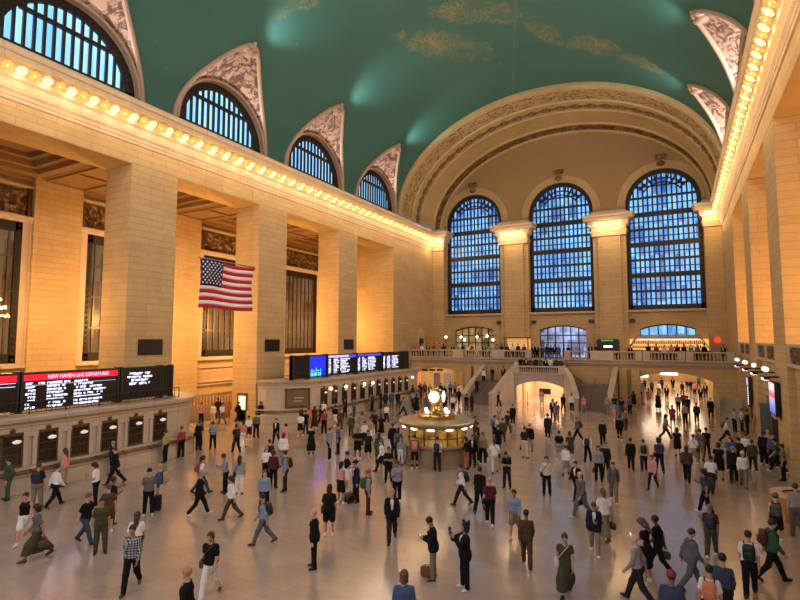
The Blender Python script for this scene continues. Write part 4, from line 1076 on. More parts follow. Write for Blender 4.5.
# --- gate side: track gates, parapets, lamps, displays
GX = XR + .35
for i, (y0, y1) in enumerate(BAYS):
    t = thing('track_gate', ['track gate bay nearest the camera with a carved parapet', 'second track gate bay from the camera, behind the round wooden counter', 'third track gate bay, with the bright poster screen', 'track gate bay beside the far stairs'][i], 'gate', (GX, (y0 + y1) / 2, 0))
    ym = (y0 + y1) / 2; oy0, oy1 = ym - 2.3, ym + 2.3
    g = G(); g.box(GX, GX + .5, y0, oy0, 0, 5.7); g.box(GX, GX + .5, oy1, y1, 0, 5.7); g.box(GX, GX + .5, oy0, oy1, 3.3, 5.7); g.box(GX - .12, GX, oy0 - .3, oy0, 0, 3.5); g.box(GX - .12, GX, oy1, oy1 + .3, 0, 3.5); g.box(GX - .15, GX, oy0 - .3, oy1 + .3, 3.3, 3.6)
    setpar(g.build('stone_front', M['wall'], bevel=.02), t)
    g = G(); g.box(GX + .3, GX + .36, oy0, oy1, 0, 3.3); setpar(g.build('dark_opening', M['dark']), t)  # near-black sheet behind the gate, its colour stands for the unlit depth
    g = G()
    for j in range(9): yy = oy0 + (oy1 - oy0) * j / 8; g.box(GX + .15, GX + .25, yy - .04, yy + .04, 0, 3.3)
    for z in (.05, 2.3, 3.2): g.box(GX + .14, GX + .26, oy0, oy1, z, z + .1)
    setpar(g.build('bronze_gate', M['bronze2']), t)
    g = G(); g.box(XR + .02, XR + .5, y0, y1, 5.62, 5.8); g.box(XR + .05, XR + .45, y0, y1, 6.62, 6.78); setpar(g.build('parapet_rail', M['pale'], bevel=.02), t)
    rows = []
    for j in range(9):
        rows.append([(XR + .2 - .1 * (.5 + .5 * math.sin(k * 1.3 + 2 * math.sin(j * .9))) * min(1, j, 8 - j), y0 + .5 + (y1 - y0 - 1) * k / 60, 5.8 + .82 * j / 8) for k in range(61)])
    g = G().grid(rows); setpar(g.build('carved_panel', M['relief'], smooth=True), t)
    g = G()
    for e in (y0 + .01, y1 - .5, ym - .25): g.box(XR + .05, XR + .45, e, e + .49, 5.8, 6.62)
    setpar(g.build('parapet_pedestal', M['pale'], bevel=.02), t)
for i, (y, lb) in enumerate(((50.5, 'gate lamp with white lit underside, farthest along the gate wall'), (44.75, 'gate lamp with two globes above the far screen, third from the camera'), (39.8, 'gate lamp with one large globe, second from the camera'), (34.9, 'gate lamp with twin globes, nearest to the camera along the gate wall'))):
    x = 4.15
    t = thing('gate_lamp', lb, 'lamp', (x, y, 4.9), 'lamps over the track gates')
    setpar(G().box(x - .14, x + .14, y - .62, y + .62, 4.82, 5.02).build('housing', M['bronze'], bevel=.03), t)
    setpar(G().box(x - .145, x + .1, y - .42, y + .42, 4.79, 4.9).build('lit_face', M['tube']), t)
    for e in ((-.35, .35) if i != 2 else (0,)):
        setpar(G().ball((x, y + e, 5.38), .13, 10, 8).build('globe', M['globe'], smooth=True), t); setpar(G().lathe([(.05, 5.0), (.03, 5.1), (.07, 5.24), (.1, 5.26)], (x, y + e, 0), 8).build('globe_stem', M['brass'], smooth=True), t)
    setpar(G().tube([(x, y, 4.95), ((XR - .1) if i == 3 else (GX - .02), y, 4.95)], .05, 8).build('wall_arm', M['bronze']), t)
q = N('lit poster'); x_, y_, z_ = q.sep(q.pos()); q.bsdf((.02, .02, .03), .3, emit=q.ramp(q.math('DIVIDE', q.math('SUBTRACT', z_, 2.9), 1.7), [(0., (.10, .14, .55)), (.45, (.45, .42, .80)), (.55, (.75, .06, .07)), (.68, (.85, .25, .30)), (.75, (.95, .62, .72)), (1., (.95, .80, .85))]), estr=1.)
t = thing('poster_screen', 'tall bright screen in pink, red and blue on the gate wall', 'screen', (XR, 36.2, 2.8)); setpar(G().box(XR - .3, XR - .1, 35.1, 37.1, 2.75, 4.65).build('casing', M['black'], bevel=.03), t); setpar(G().box(XR - .32, XR - .3, 35.2, 37., 2.85, 4.55).build('lit_screen', q.m), t)
g = G(); g.box(XR - .3, XR - .1, 35.3, 36.9, 2.6, 2.76); setpar(g.build('ledge', M['pale']), t)
t = thing('timetable_screen', 'narrow dark screen with white and blue rows beside the far gate', 'screen', (XR, 48.4, 2.)); setpar(G().box(XR - .3, XR - .1, 47.6, 48.7, 1.9, 4.15).build('casing', M['black'], bevel=.02), t)
g = G(); g.box(XR - .32, XR - .3, 47.7, 48.6, 3.5, 4.05, 0)
for r in range(9): g.box(XR - .32, XR - .3, 47.75, 48.2 + .04 * (r % 4), 2.05 + .16 * r, 2.05 + .16 * r + .07, 1)
setpar(g.build('lettering', [M['lilac'], M['txt']]), t)
t = thing('pylon', 'tall grey green pylon standing before the gate wall', 'pylon', (4.35, 37.6, 0)); setpar(G().box(4.05, 4.6, 37.2, 37.9, 0, 3.25).build('casing', plain('grey green metal', (.10, .105, .075), .45, .3), bevel=.03), t); setpar(G().box(4.02, 4.06, 37.2, 37.26, 0, 3.0).build('light_edge', M['pale']), t)
t = thing('round_counter', 'round wooden counter with a pale rim and dark sunk top', 'counter', (3.95, 25.35, 0))
g = G().lathe([(.86, 0), (.86, .1), (.92, .14), (.95, .95), (1.0, .98)], (3.95, 25.35, 0), 40); setpar(g.build('wood_drum', M['wood3'] if 'wood3' in M else plain('warm panelled wood', (.36, .16, .05), .35, var=.3, scale=3.), smooth=True), t)
setpar(G().lathe([(1.0, .96), (1.02, 1.0), (1.0, 1.04), (.62, 1.04), (.6, 1.02)], (3.95, 25.35, 0), 40, cap=False).build('rim', plain('pale wood rim', (.55, .38, .22), .35), smooth=True), t)
setpar(G().lathe([(0, .96), (.61, .96), (.61, 1.03)], (3.95, 25.35, 0), 30, cap=False).build('sunk_top', M['black']), t)
t = thing('staircase', 'small pale side stair in the corner by the track gates', 'staircase', (4., 56., 0)); g = G()
for i in range(9): g.box(3.0, XR, 54.8 + .3 * i, 58.5, .17 * i, .17 * (i + 1))
setpar(g.build('steps', M['pale']), t); setpar(G().box(2.7, 3.0, 54.6, 58.5, 0, 2.2).build('side_wall', M['wall'], bevel=.02), t)
o = G().box(2.66, 2.72, 55.2, 56.7, .9, 1.9).build('notice_board', M['wood2']); tag(o, 'brown wooden panel on the side wall of the corner stair', 'panel')
# low doors, ramps behind the left piers
t = thing('glazed_door', 'narrow dark door with small lit panes in the flank of the pier', 'door', (-33.45, 33., 0)); g = G(); g.box(-34., -33.88, 32.9, 33., 0, 2.32); g.box(-33., -32.88, 32.9, 33., 0, 2.32); g.box(-34., -32.88, 32.9, 33., 2.2, 2.4); g.box(-33.9, -33., 32.92, 33., 0, .95); setpar(g.build('frame', M['wood2']), t)
g = G()
for r in range(4):
    for c in range(3): g.box(-33.85 + .29 * c, -33.6 + .29 * c, 32.94, 32.98, 1. + .3 * r, 1.25 + .3 * r)
setpar(g.build('lit_panes', glow('pale lit panes', (.9, .85, .7), .8)), t)
balustrade('stone balustrade of the ramp between the two nearest big piers', 0, 0, 0, 0, 3.0 - 0, 30, [(-38., 24.8, 1.25), (-38., 40.5, 1.25)]) if False else None
def ramp_wall(y0, y1, label):
    t = thing('ramp_balustrade', label, 'balustrade', (-37., y0, 0)); g = G(); g.box(-37.2, -36.8, y0, y1, 0, 1.3); setpar(g.build('base_wall', M['wall']), t)
    g = G(); g.box(-37.25, -36.75, y0, y1, 2.05, 2.25); setpar(g.build('top_rail', M['wall'], bevel=.03), t)
    n = int((y1 - y0) / .34); p = None
    for j in range(n):
        if p is None: p = o = G().lathe([(.09, 0), (.05, .06), (.1, .25), (.05, .6), (.09, .75)], n=8).build('baluster', M['wall'], smooth=True)
        else: o = p.copy(); COL.objects.link(o)
        o.location = (-37., y0 + (j + .5) * (y1 - y0) / n, 1.3); o.parent = t; o.matrix_parent_inverse = Matrix.Translation(t.location).inverted()
ramp_wall(28.2, 36.4, 'stone ramp balustrade seen through the bay beside the flag')
# chandeliers in the passage
def chandelier(x, y, z, label, ch=None):
    if ch is None:
        t = thing('chandelier', label, 'chandelier', (x, y, z), 'chandeliers of the pier passage')
        g = G()
        for r, zz in ((.95, 0.), (.75, .55), (.5, 1.05)): g.lathe([(r, zz - .06), (r + .06, zz), (r, zz + .06), (r - .1, zz)], (x, y, z), 24)
        g.lathe([(0, -.35), (.25, -.2), (.35, .1), (.2, .5), (.3, 1.2), (.12, 1.6), (.03, 1.7), (.03, 9.6)], (x, y, z), 12); setpar(g.build('gilt_body', M['brass'], smooth=True), t)
        b = None
        for r, zz, n in ((.98, 0., 14), (.78, .55, 10), (.53, 1.05, 7)):
            for j in range(n):
                if b is None: b = o = G().ball((0, 0, 0), .075, 8, 6).build('bulb', M['bulb'], smooth=True)
                else: o = b.copy(); COL.objects.link(o)
                o.location = (x + r * math.cos(2 * PI * j / n), y + r * math.sin(2 * PI * j / n), z + zz - .1); o.parent = t; o.matrix_parent_inverse = Matrix.Translation(t.location).inverted()
        return t
    return dup(ch, (x, y, z), label=label)
ch = chandelier(-38.3, 16.1, 8.6, 'lit gilt chandelier in the passage at the edge of the photo')
# ------------------------------------------------------------------ people: a small modeller that grows one smooth skin over a posed skeleton
V3 = lambda *a: np.array(a, float)
def unit(v): v = np.asarray(v, float); return v / max(1e-9, np.linalg.norm(v))
class Field:
    """signed distance grid built from round cones and ellipsoids"""
    def __init__(s, lo, hi, h):
        s.h = h; s.lo = np.array(lo, float); n = np.ceil((np.array(hi) - s.lo) / h).astype(int) + 1
        s.ax = [s.lo[i] + h * np.arange(n[i]) for i in range(3)]; s.D = np.full(n, .25, np.float32)
    def _sub(s, lo, hi):
        sl = []
        for i in range(3):
            a = int(max(0, np.floor((lo[i] - s.lo[i]) / s.h))); b = int(min(len(s.ax[i]), np.ceil((hi[i] - s.lo[i]) / s.h) + 1)); sl.append(slice(a, max(a, b)))
        return tuple(sl), np.meshgrid(*[s.ax[i][sl[i]] for i in range(3)], indexing='ij', sparse=True)
    def _mix(s, sl, d, k, neg=False):
        A = s.D[sl]; d = d.astype(np.float32)
        if neg: s.D[sl] = np.maximum(A, -d); return
        if k <= 0: s.D[sl] = np.minimum(A, d); return
        hh = np.maximum(k - np.abs(A - d), 0) / k; s.D[sl] = np.minimum(A, d) - hh * hh * k * .25
    def cone(s, a, b, ra, rb, k=.03, neg=False):
        a, b = np.asarray(a, float), np.asarray(b, float); m = max(ra, rb) + k + .03
        sl, (X, Y, Z) = s._sub(np.minimum(a, b) - m, np.maximum(a, b) + m)
        ba = b - a; L = max(1e-9, ba @ ba)
        t = np.clip(((X - a[0]) * ba[0] + (Y - a[1]) * ba[1] + (Z - a[2]) * ba[2]) / L, 0, 1)
        d = np.sqrt((X - a[0] - t * ba[0]) ** 2 + (Y - a[1] - t * ba[1]) ** 2 + (Z - a[2] - t * ba[2]) ** 2) - (ra + (rb - ra) * t)
        s._mix(sl, d, k, neg)
    def ell(s, c, r, R=None, k=.02, neg=False):
        c = np.asarray(c, float); r = np.asarray(r, float); m = r.max() + k + .03
        sl, (X, Y, Z) = s._sub(c - m, c + m)
        if R is None: R = np.eye(3)
        p = [(X - c[0]) * R[0, i] + (Y - c[1]) * R[1, i] + (Z - c[2]) * R[2, i] for i in range(3)]
        q = np.sqrt(sum((p[i] / r[i]) ** 2 for i in range(3))); d = (q - 1) * r.min() * np.clip(.5 + .5 * (r.mean() / r.min()), 1, 1.6)
        s._mix(sl, d, k, neg)
    def plane(s, p, n):
        """keeps what lies on the side n points away from"""
        n = unit(n); X, Y, Z = np.meshgrid(*s.ax, indexing='ij', sparse=True)
        s.D = np.maximum(s.D, ((X - p[0]) * n[0] + (Y - p[1]) * n[1] + (Z - p[2]) * n[2]).astype(np.float32))
    def fold(s, amp, fn):
        X, Y, Z = np.meshgrid(*s.ax, indexing='ij', sparse=True); s.D = s.D + (amp * fn(X, Y, Z)).astype(np.float32)
    def mesh(s):
        D = s.D; I = D < 0
        C = [I[i:I.shape[0] - 1 + i, j:I.shape[1] - 1 + j, k:I.shape[2] - 1 + k] for i in (0, 1) for j in (0, 1) for k in (0, 1)]
        n = sum(c.astype(np.int8) for c in C); act = (n > 0) & (n < 8); idx = np.argwhere(act); num = np.full(act.shape, -1, np.int64); num[act] = np.arange(len(idx))
        acc = np.zeros((len(idx), 3)); cnt = np.zeros(len(idx)); cor = [(i, j, k) for i in (0, 1) for j in (0, 1) for k in (0, 1)]
        val = {c: D[idx[:, 0] + c[0], idx[:, 1] + c[1], idx[:, 2] + c[2]] for c in cor}
        for c in cor:
            for a in range(3):
                if c[a] == 0:
                    e = list(c); e[a] = 1; e = tuple(e); v0, v1 = val[c], val[e]; m = (v0 < 0) != (v1 < 0)
                    t = np.where(m, v0 / np.where(m, v0 - v1, 1), 0); p = np.tile(np.array(c, float), (len(idx), 1)); p[:, a] = t
                    acc[m] += p[m]; cnt[m] += 1
        P = s.lo + s.h * (idx + acc / cnt[:, None]); Q = []
        for a in range(3):
            b, c = (a + 1) % 3, (a + 2) % 3
            sa = [slice(None)] * 3; sb = [slice(None)] * 3; sa[a] = slice(0, -1); sb[a] = slice(1, None)
            for f in (0, 1):
                m = (I[tuple(sa)] & ~I[tuple(sb)]) if f == 0 else (~I[tuple(sa)] & I[tuple(sb)])
                e = np.argwhere(m); ok = (e[:, b] > 0) & (e[:, c] > 0) & (e[:, b] < act.shape[b]) & (e[:, c] < act.shape[c]) & (e[:, a] < act.shape[a]); e = e[ok]
                def at(db, dc): x = e.copy(); x[:, b] += db; x[:, c] += dc; return num[x[:, 0], x[:, 1], x[:, 2]]
                q = np.stack([at(-1, -1), at(0, -1), at(0, 0), at(-1, 0)], 1)
                Q.append(q if f == 0 else q[:, ::-1])
        Q = np.concatenate(Q); Q = Q[(Q >= 0).all(1)]
        return P, Q
def to_mesh(name, P, Q):
    me = bpy.data.meshes.new(name); me.vertices.add(len(P)); me.vertices.foreach_set('co', P.astype(np.float32).ravel())
    me.loops.add(len(Q) * 4); me.loops.foreach_set('vertex_index', Q.astype(np.int32).ravel())
    me.polygons.add(len(Q)); me.polygons.foreach_set('loop_start', np.arange(0, len(Q) * 4, 4, dtype=np.int32)); me.polygons.foreach_set('loop_total', np.full(len(Q), 4, dtype=np.int32))
    me.polygons.foreach_set('use_smooth', np.ones(len(Q), bool)); me.update(calc_edges=True); me.validate()
    return me

# pose: legs (hip flexion, knee flexion, spread, foot pitch) right/left in degrees; arms: (upper dir, fore dir) right/left, x counts outwards; lean, head pitch, head yaw, finger curl
POSES = {
 'stand': ((3, 2, 4, 0), (-1, 2, 4, 0), ((.17, .02, -1), (.06, .2, -1)), ((.17, -.02, -1), (.08, .16, -1)), 1, 4, 8, 28),
 'walk': ((25, 6, 1, 8), (-17, 24, 1, -26), ((.14, -.38, -1), (.04, -.10, -1)), ((.14, .28, -1), (-.02, .72, -.8)), 4, 3, 0, 35),
 'step': ((17, 4, 2, 6), (-10, 14, 2, -14), ((.17, .1, -1), (-.25, .75, .45)), ((.15, -.2, -1), (.05, .05, -1)), 3, 8, -10, 45),
 'phone': ((2, 2, 4, 0), (-2, 3, 5, 0), ((.12, .22, -1), (-.42, .85, .32)), ((.14, .2, -1), (-.5, .8, .22)), 3, 26, 0, 60),
 'photo': ((1, 1, 5, 0), (0, 2, 5, 0), ((.32, .75, -.38), (-.42, .45, .80)), ((.34, .72, -.42), (-.45, .5, .75)), 0, -6, 0, 60),
 'hip': ((7, 10, 7, 0), (-2, 0, 3, 0), ((.62, -.25, -.85), (-.62, .42, -.55)), ((.14, .02, -1), (.06, .2, -1)), 1, 0, 24, 50),
 'folded': ((1, 1, 5, 0), (0, 2, 5, 0), ((.14, .28, -1), (-.92, .5, .12)), ((.14, .30, -1), (-.92, .42, -.02)), 0, 4, -12, 50),
 'pull': ((22, 5, 1, 7), (-15, 22, 1, -24), ((.24, -.5, -1), (.12, -.42, -1)), ((.14, .12, -1), (.0, .5, -.9)), 4, 5, 6, 70),
 'text': ((22, 5, 1, 7), (-15, 22, 1, -24), ((.12, .22, -1), (-.42, .85, .32)), ((.14, -.22, -1), (.04, .1, -1)), 4, 22, 0, 55),
 'point': ((3, 2, 5, 0), (-2, 2, 5, 0), ((.25, .9, -.35), (.02, 1., .04)), ((.15, .05, -1), (-.3, .8, .2)), 2, 2, 10, 40),
}
def rotx(a): c, s = math.cos(a), math.sin(a); return np.array([[1, 0, 0], [0, c, -s], [0, s, c]])
def rotz(a): c, s = math.cos(a), math.sin(a); return np.array([[c, -s, 0], [s, c, 0], [0, 0, 1]])
class Rig:
    def __init__(s, name):
        R_, L_, ra, la, lean, hp, hy, curl = POSES[name]; rd = math.radians; s.curl = curl
        s.name = name; s.leg = {}; s.arm = {}
        T = rotx(-rd(lean)); s.T = T
        for sd, (f, k, sp, fp) in ((1, R_), (-1, L_)):
            hip = V3(sd * .088, 0, -.03); f, k, sp, fp = map(rd, (f, k, sp, fp))
            kn = hip + .425 * unit((sd * math.sin(sp), math.sin(f), -math.cos(f))); g = f - k
            an = kn + .415 * unit((sd * math.sin(sp) * .6, math.sin(g), -math.cos(g)))
            fd = unit((sd * .16, math.cos(fp), math.sin(fp))); s.leg[sd] = [hip, kn, an, fd]
        low = min(min(l[2][2] - .075, l[2][2] - .06 + .17 * min(0, l[3][2])) for l in s.leg.values())
        o = V3(0, 0, -low)
        for l in s.leg.values():
            for i in range(3): l[i] = l[i] + o
        s.pel = o; s.tp = lambda x, y, z: o + T @ V3(x, y, z)
        s.chest = s.tp(0, .0, .36); s.neck = s.tp(0, -.012, .52)
        H = T @ rotz(rd(hy)) @ rotx(-rd(hp)); s.H = H; s.head = s.neck + T @ V3(0, .012, .06) + H @ V3(0, .012, .108)
        for sd, (u, f) in ((1, ra), (-1, la)):
            sh = s.tp(sd * .163, -.005, .436); fx = lambda v: T @ unit((v[0] * sd, v[1], v[2]))
            el = sh + .288 * fx(u); wr = el + .25 * fx(f); s.arm[sd] = [sh, el, wr, fx(f)]
        s.lo = np.min([s.head] + [p for l in s.leg.values() for p in l[:3]] + [p for a in s.arm.values() for p in a[:3]], 0) - .27; s.hi = np.max([s.head] + [p for l in s.leg.values() for p in l[:3]] + [p for a in s.arm.values() for p in a[:3]], 0) + .27
        s.lo[2] = -.03
    def h(s, x, y, z): return s.head + s.H @ V3(x, y, z)
    def torso(s, F, e=0., k=.05, low=True):
        q = s.tp
        if low: F.cone(q(-.075, -.005, .0), q(.075, -.005, .0), .112 + e, .112 + e, k)
        for sd in (-1, 1):
            if low: F.cone(q(sd * .06, -.035, -.05), q(sd * .055, -.01, .03), .092 + e, .08 + e, k)
            F.cone(q(sd * .062, 0, .03), q(sd * .055, .0, .18), .098 + e, .09 + e, k); F.cone(q(sd * .055, 0, .18), q(sd * .070, .005, .35), .088 + e, .098 + e, k)
            F.cone(q(sd * .05, .0, .41), q(sd * .142, -.008, .440), .078 + e * .8, .046 + e * .7, k * .8)
        F.cone(q(-.055, .005, .36), q(.055, .005, .36), .100 + e, .100 + e, k)
        F.cone(q(0, -.012, .43), q(0, -.012, .5), .070 + e * .6, .048 + e * .4, k)
    def armf(s, F, sd, e0, e1, t=1., k=.035, both=True):
        sh, el, wr, d = s.arm[sd]
        if t <= 1: F.cone(sh, sh + (el - sh) * t, .047 + e0 * .8, .047 + (.041 - .047) * t + e1, k); return
        F.cone(sh, el, .047 + e0 * .8, .041 + (e0 + e1) / 2, k); t -= 1; F.cone(el, el + (wr - el) * t, .042 + (e0 + e1) / 2, .042 + (.029 - .042) * t + e1, k)
    def legf(s, F, sd, e0, e1, t=2., k=.04):
        hip, kn, an, fd = s.leg[sd]
        if t <= 1: F.cone(hip, hip + (kn - hip) * t, .086 + e0, .086 + (.057 - .086) * t + e1, k); return
        m = (e0 + e1) / 2; F.cone(hip, kn, .086 + e0, .057 + m, k); t -= 1
        F.cone(kn, kn + (an - kn) * t, .055 + m, .055 + (.037 - .055) * t + e1, k)
        if e1 < .01: F.cone(kn + (an - kn) * .12 + V3(0, -.012, 0), kn + (an - kn) * .5 + V3(0, -.008, 0), .046 + e0, .04 + e0, k)
BODY = {}
def body(pose):
    if pose in BODY: return BODY[pose]
    r = Rig(pose); F = Field(r.lo, r.hi, .0072)
    r.torso(F)
    for sd in (1, -1):
        r.armf(F, sd, 0, 0, 2.); r.legf(F, sd, 0, 0, 2.)
        hip, kn, an, fd = r.leg[sd]; F.cone(an + V3(0, -.02, -.03), an + fd * .10 + V3(0, 0, -.045), .035, .03, .02); F.cone(an + fd * .08 + V3(0, 0, -.045), an + fd * .15 + V3(0, 0, -.05), .03, .021, .02)
        sh, el, wr, d = r.arm[sd]
        inn = unit(np.cross(d, V3(0, 1, 0)) * 0 + V3(-sd, 0, 0) - d * (V3(-sd, 0, 0) @ d)) if abs(d[0]) < .8 else unit(V3(0, -1, 0) - d * (V3(0, -1, 0) @ d))
        wid = np.cross(d, inn); wid = wid if wid[1] > 0 or abs(wid[1]) < .2 else -wid     # towards the thumb side
        pc = wr + d * .045
        for o in (-.022, 0, .022): F.cone(wr + d * .015 + wid * o * .7, wr + d * .085 + wid * o * 1.25, .0135, .0125, .014)
        a0 = math.radians(r.curl)
        for i, (o, L) in enumerate(((.033, .040), (.011, .044), (-.011, .041), (-.032, .032))):
            b = wr + d * (.088 - .004 * abs(i - 1)) + wid * o; dd = d; w = wid * (o * 1.2)
            for j, (ln, ra, rb) in enumerate(((L, .0088, .0082), (L * .62, .0082, .0075), (L * .5, .0075, .0065))):
                an_ = a0 * (.45 + .5 * j); dd = unit(d * math.cos(an_) + inn * math.sin(an_) + w * .6); F.cone(b, b + dd * ln, ra, rb, .004); b = b + dd * ln
        tb = wr + d * .03 + wid * .026; t1 = tb + unit(d * .7 + wid * .75 + inn * .35) * .042; F.cone(tb, t1, .0125, .0105, .008); F.cone(t1, t1 + unit(d * .95 + wid * .15 + inn * .35) * .032, .0102, .008, .004)
    # head
    h, R = r.h, r.H
    F.cone(r.tp(0, -.012, .46), h(0, -.02, -.06), .056, .051, .03)
    F.ell(h(0, -.012, .037), (.080, .099, .093), R, .02); F.cone(h(0, .018, -.01), h(0, .042, -.082), .066, .033, .03); F.cone(h(-.035, .03, -.055), h(.035, .03, -.055), .03, .03, .03)
    F.cone(h(0, .084, .022), h(0, .103, -.018), .008, .0125, .012); F.cone(h(-.011, .09, -.02), h(.011, .09, -.02), .008, .008, .008)
    F.cone(h(-.045, .062, .036), h(.045, .062, .036), .016, .016, .014)
    for sd in (1, -1):
        F.ell(h(sd * .078, -.005, .005), (.010, .019, .030), R, .008); F.ell(h(sd * .031, .084, .018), (.015, .012, .010), R, .004, True); F.ell(h(sd * .031, .072, .018), (.014, .014, .012), R, .003); F.ell(h(sd * .042, .055, -.02), (.022, .02, .02), R, .02)
    F.cone(h(-.02, .083, -.045), h(.02, .083, -.045), .0085, .0085, .01); F.cone(h(-.022, .094, -.0475), h(.022, .094, -.0475), .0025, .0025, 0, True)
    P, Q = F.mesh(); me = to_mesh('person', P, Q)
    c = P[Q].mean(1); l = (c - r.head) @ r.H; mi = np.zeros(len(Q), np.int32)
    for sd in (1, -1):
        e = np.abs(l[:, 0] - sd * .031) / .0145; v = np.abs(l[:, 2] - .018) / .0062; on = (e * e + v * v < 1) & (l[:, 1] > .05); mi[on] = 1
        on = (np.abs(l[:, 0] - sd * .031) < .0055) & (np.abs(l[:, 2] - .018) < .0065) & (l[:, 1] > .05); mi[on] = 2
        on = (np.abs(l[:, 0] - sd * .033) < .02) & (np.abs(l[:, 2] - .042) < .005) & (l[:, 1] > .05); mi[on] = 2
    on = (np.abs(l[:, 0]) < .024) & (np.abs(l[:, 2] + .0465) < .0075) & (l[:, 1] > .07); mi[on] = 3
    for _ in range(4): me.materials.append(None)
    me.polygons.foreach_set('material_index', mi); me.update()
    BODY[pose] = (me, r); return BODY[pose]
GARM = {}
def garment(pose, kind, mk='cloth'):
    key = (pose, kind, mk)
    if key in GARM: return GARM[key]
    _, r = body(pose); F = Field(r.lo, r.hi, .0125); q = r.tp
    up = r.T @ V3(0, 0, 1)
    wr = lambda X, Y, Z: np.sin(X * 23 + Z * 31 + 3 * np.sin(Z * 17)) * np.sin(Y * 27 + Z * 19)
    if kind in ('tee', 'shirt', 'tank', 'blouse'):
        e = .017 if kind != 'blouse' else .024
        r.torso(F, e, .05)
        for sd in (1, -1):
            if kind == 'tee': r.armf(F, sd, .022, .030, .62)
            elif kind == 'shirt': r.armf(F, sd, .018, .014, 1.93)
            elif kind == 'blouse': r.armf(F, sd, .024, .026, 1.6)
        F.fold(.003, wr); F.plane(q(0, 0, -.045 if kind != 'tank' else .04), -up); F.ell(r.neck + r.T @ V3(0, .02, .035), (.07, .075, .075), None, 0, True)
        if kind == 'tank':
            for sd in (1, -1): F.ell(r.arm[sd][0] + V3(sd * .035, 0, .0), (.075, .12, .10), None, 0, True)
    elif kind in ('jacket', 'coat', 'hoodie'):
        e = .030; r.torso(F, e, .05)
        for sd in (1, -1):
            r.armf(F, sd, .030, .022, 1.9)
            hp, kn = r.leg[sd][0], r.leg[sd][1]
            if kind != 'hoodie': F.cone(q(sd * .06, -.02, .02), hp + (kn - hp) * (.32 if kind == 'jacket' else .98), .125, .125 if kind == 'jacket' else .13, .08)
        F.fold(.0035, wr); zc = -.14 if kind == 'jacket' else -.05 if kind == 'hoodie' else -.46
        F.plane(q(0, 0, zc), -up); F.ell(r.neck + r.T @ V3(0, .02, .04), (.068, .075, .07), None, 0, True)
        if kind != 'hoodie': F.cone(q(0, .16, .02), q(0, .11, .46), .02, .058, 0, True); F.cone(q(0, .18, -.5), q(0, .17, .13), .03, .012, 0, True)
        else: F.cone(r.neck + r.T @ V3(-.06, -.07, -.02), r.neck + r.T @ V3(.06, -.07, -.02), .05, .05, .04)
    elif kind in ('trousers', 'shorts', 'leggings'):
        e = .019 if kind == 'trousers' else .028 if kind == 'shorts' else .011
        F.cone(q(-.075, -.005, .0), q(.075, -.005, .0), .112 + e, .112 + e, .05)
        for sd in (1, -1):
            F.cone(q(sd * .06, -.035, -.05), q(sd * .055, -.01, .05), .092 + e, .088 + e, .05)
            if kind == 'shorts': r.legf(F, sd, .026, .048, .80, .03)
            else: r.legf(F, sd, e, .030 if kind == 'trousers' else .010, 1.97, .035)
        F.fold(.003, wr); F.plane(q(0, 0, .085), up)
    elif kind in ('skirt', 'longskirt', 'dress', 'longdress'):
        lng = kind.startswith('long')
        for sd in (1, -1):
            hp, kn, an, _ = r.leg[sd]; end = kn + (an - kn) * (.75 if lng else .08)
            F.cone(q(sd * .055, -.005, .06), hp, .092, .108, .05); F.cone(hp, kn, .108, .128, .08); 
            if lng: F.cone(kn, end, .135, .15, .16)
        m = (r.leg[1][1] + r.leg[-1][1]) / 2; F.cone(q(0, 0, -.05), m, .11, .165, .08)
        if lng: F.cone(m, (r.leg[1][2] + r.leg[-1][2]) / 2, .165, .19, .1)
        F.fold(.006, lambda X, Y, Z: np.sin(14 * np.arctan2(Y, X + 1e-6)) * np.clip(.75 - Z, 0, .5) * 2.4)
        if 'dress' in kind:
            r.torso(F, .015, .05)
            for sd in (1, -1): r.armf(F, sd, .02, .026, .35)
            F.ell(r.neck + r.T @ V3(0, .03, .03), (.075, .085, .085), None, 0, True)
        else: F.plane(q(0, 0, .11), up)
        F.plane(V3(0, 0, r.leg[1][1][2] * .96 if not lng else .22), (0, 0, -1))
    P, Q = F.mesh(); me = to_mesh(kind, P, Q); me.materials.append(None); GARM[key] = me; return me
LOOSE = {}
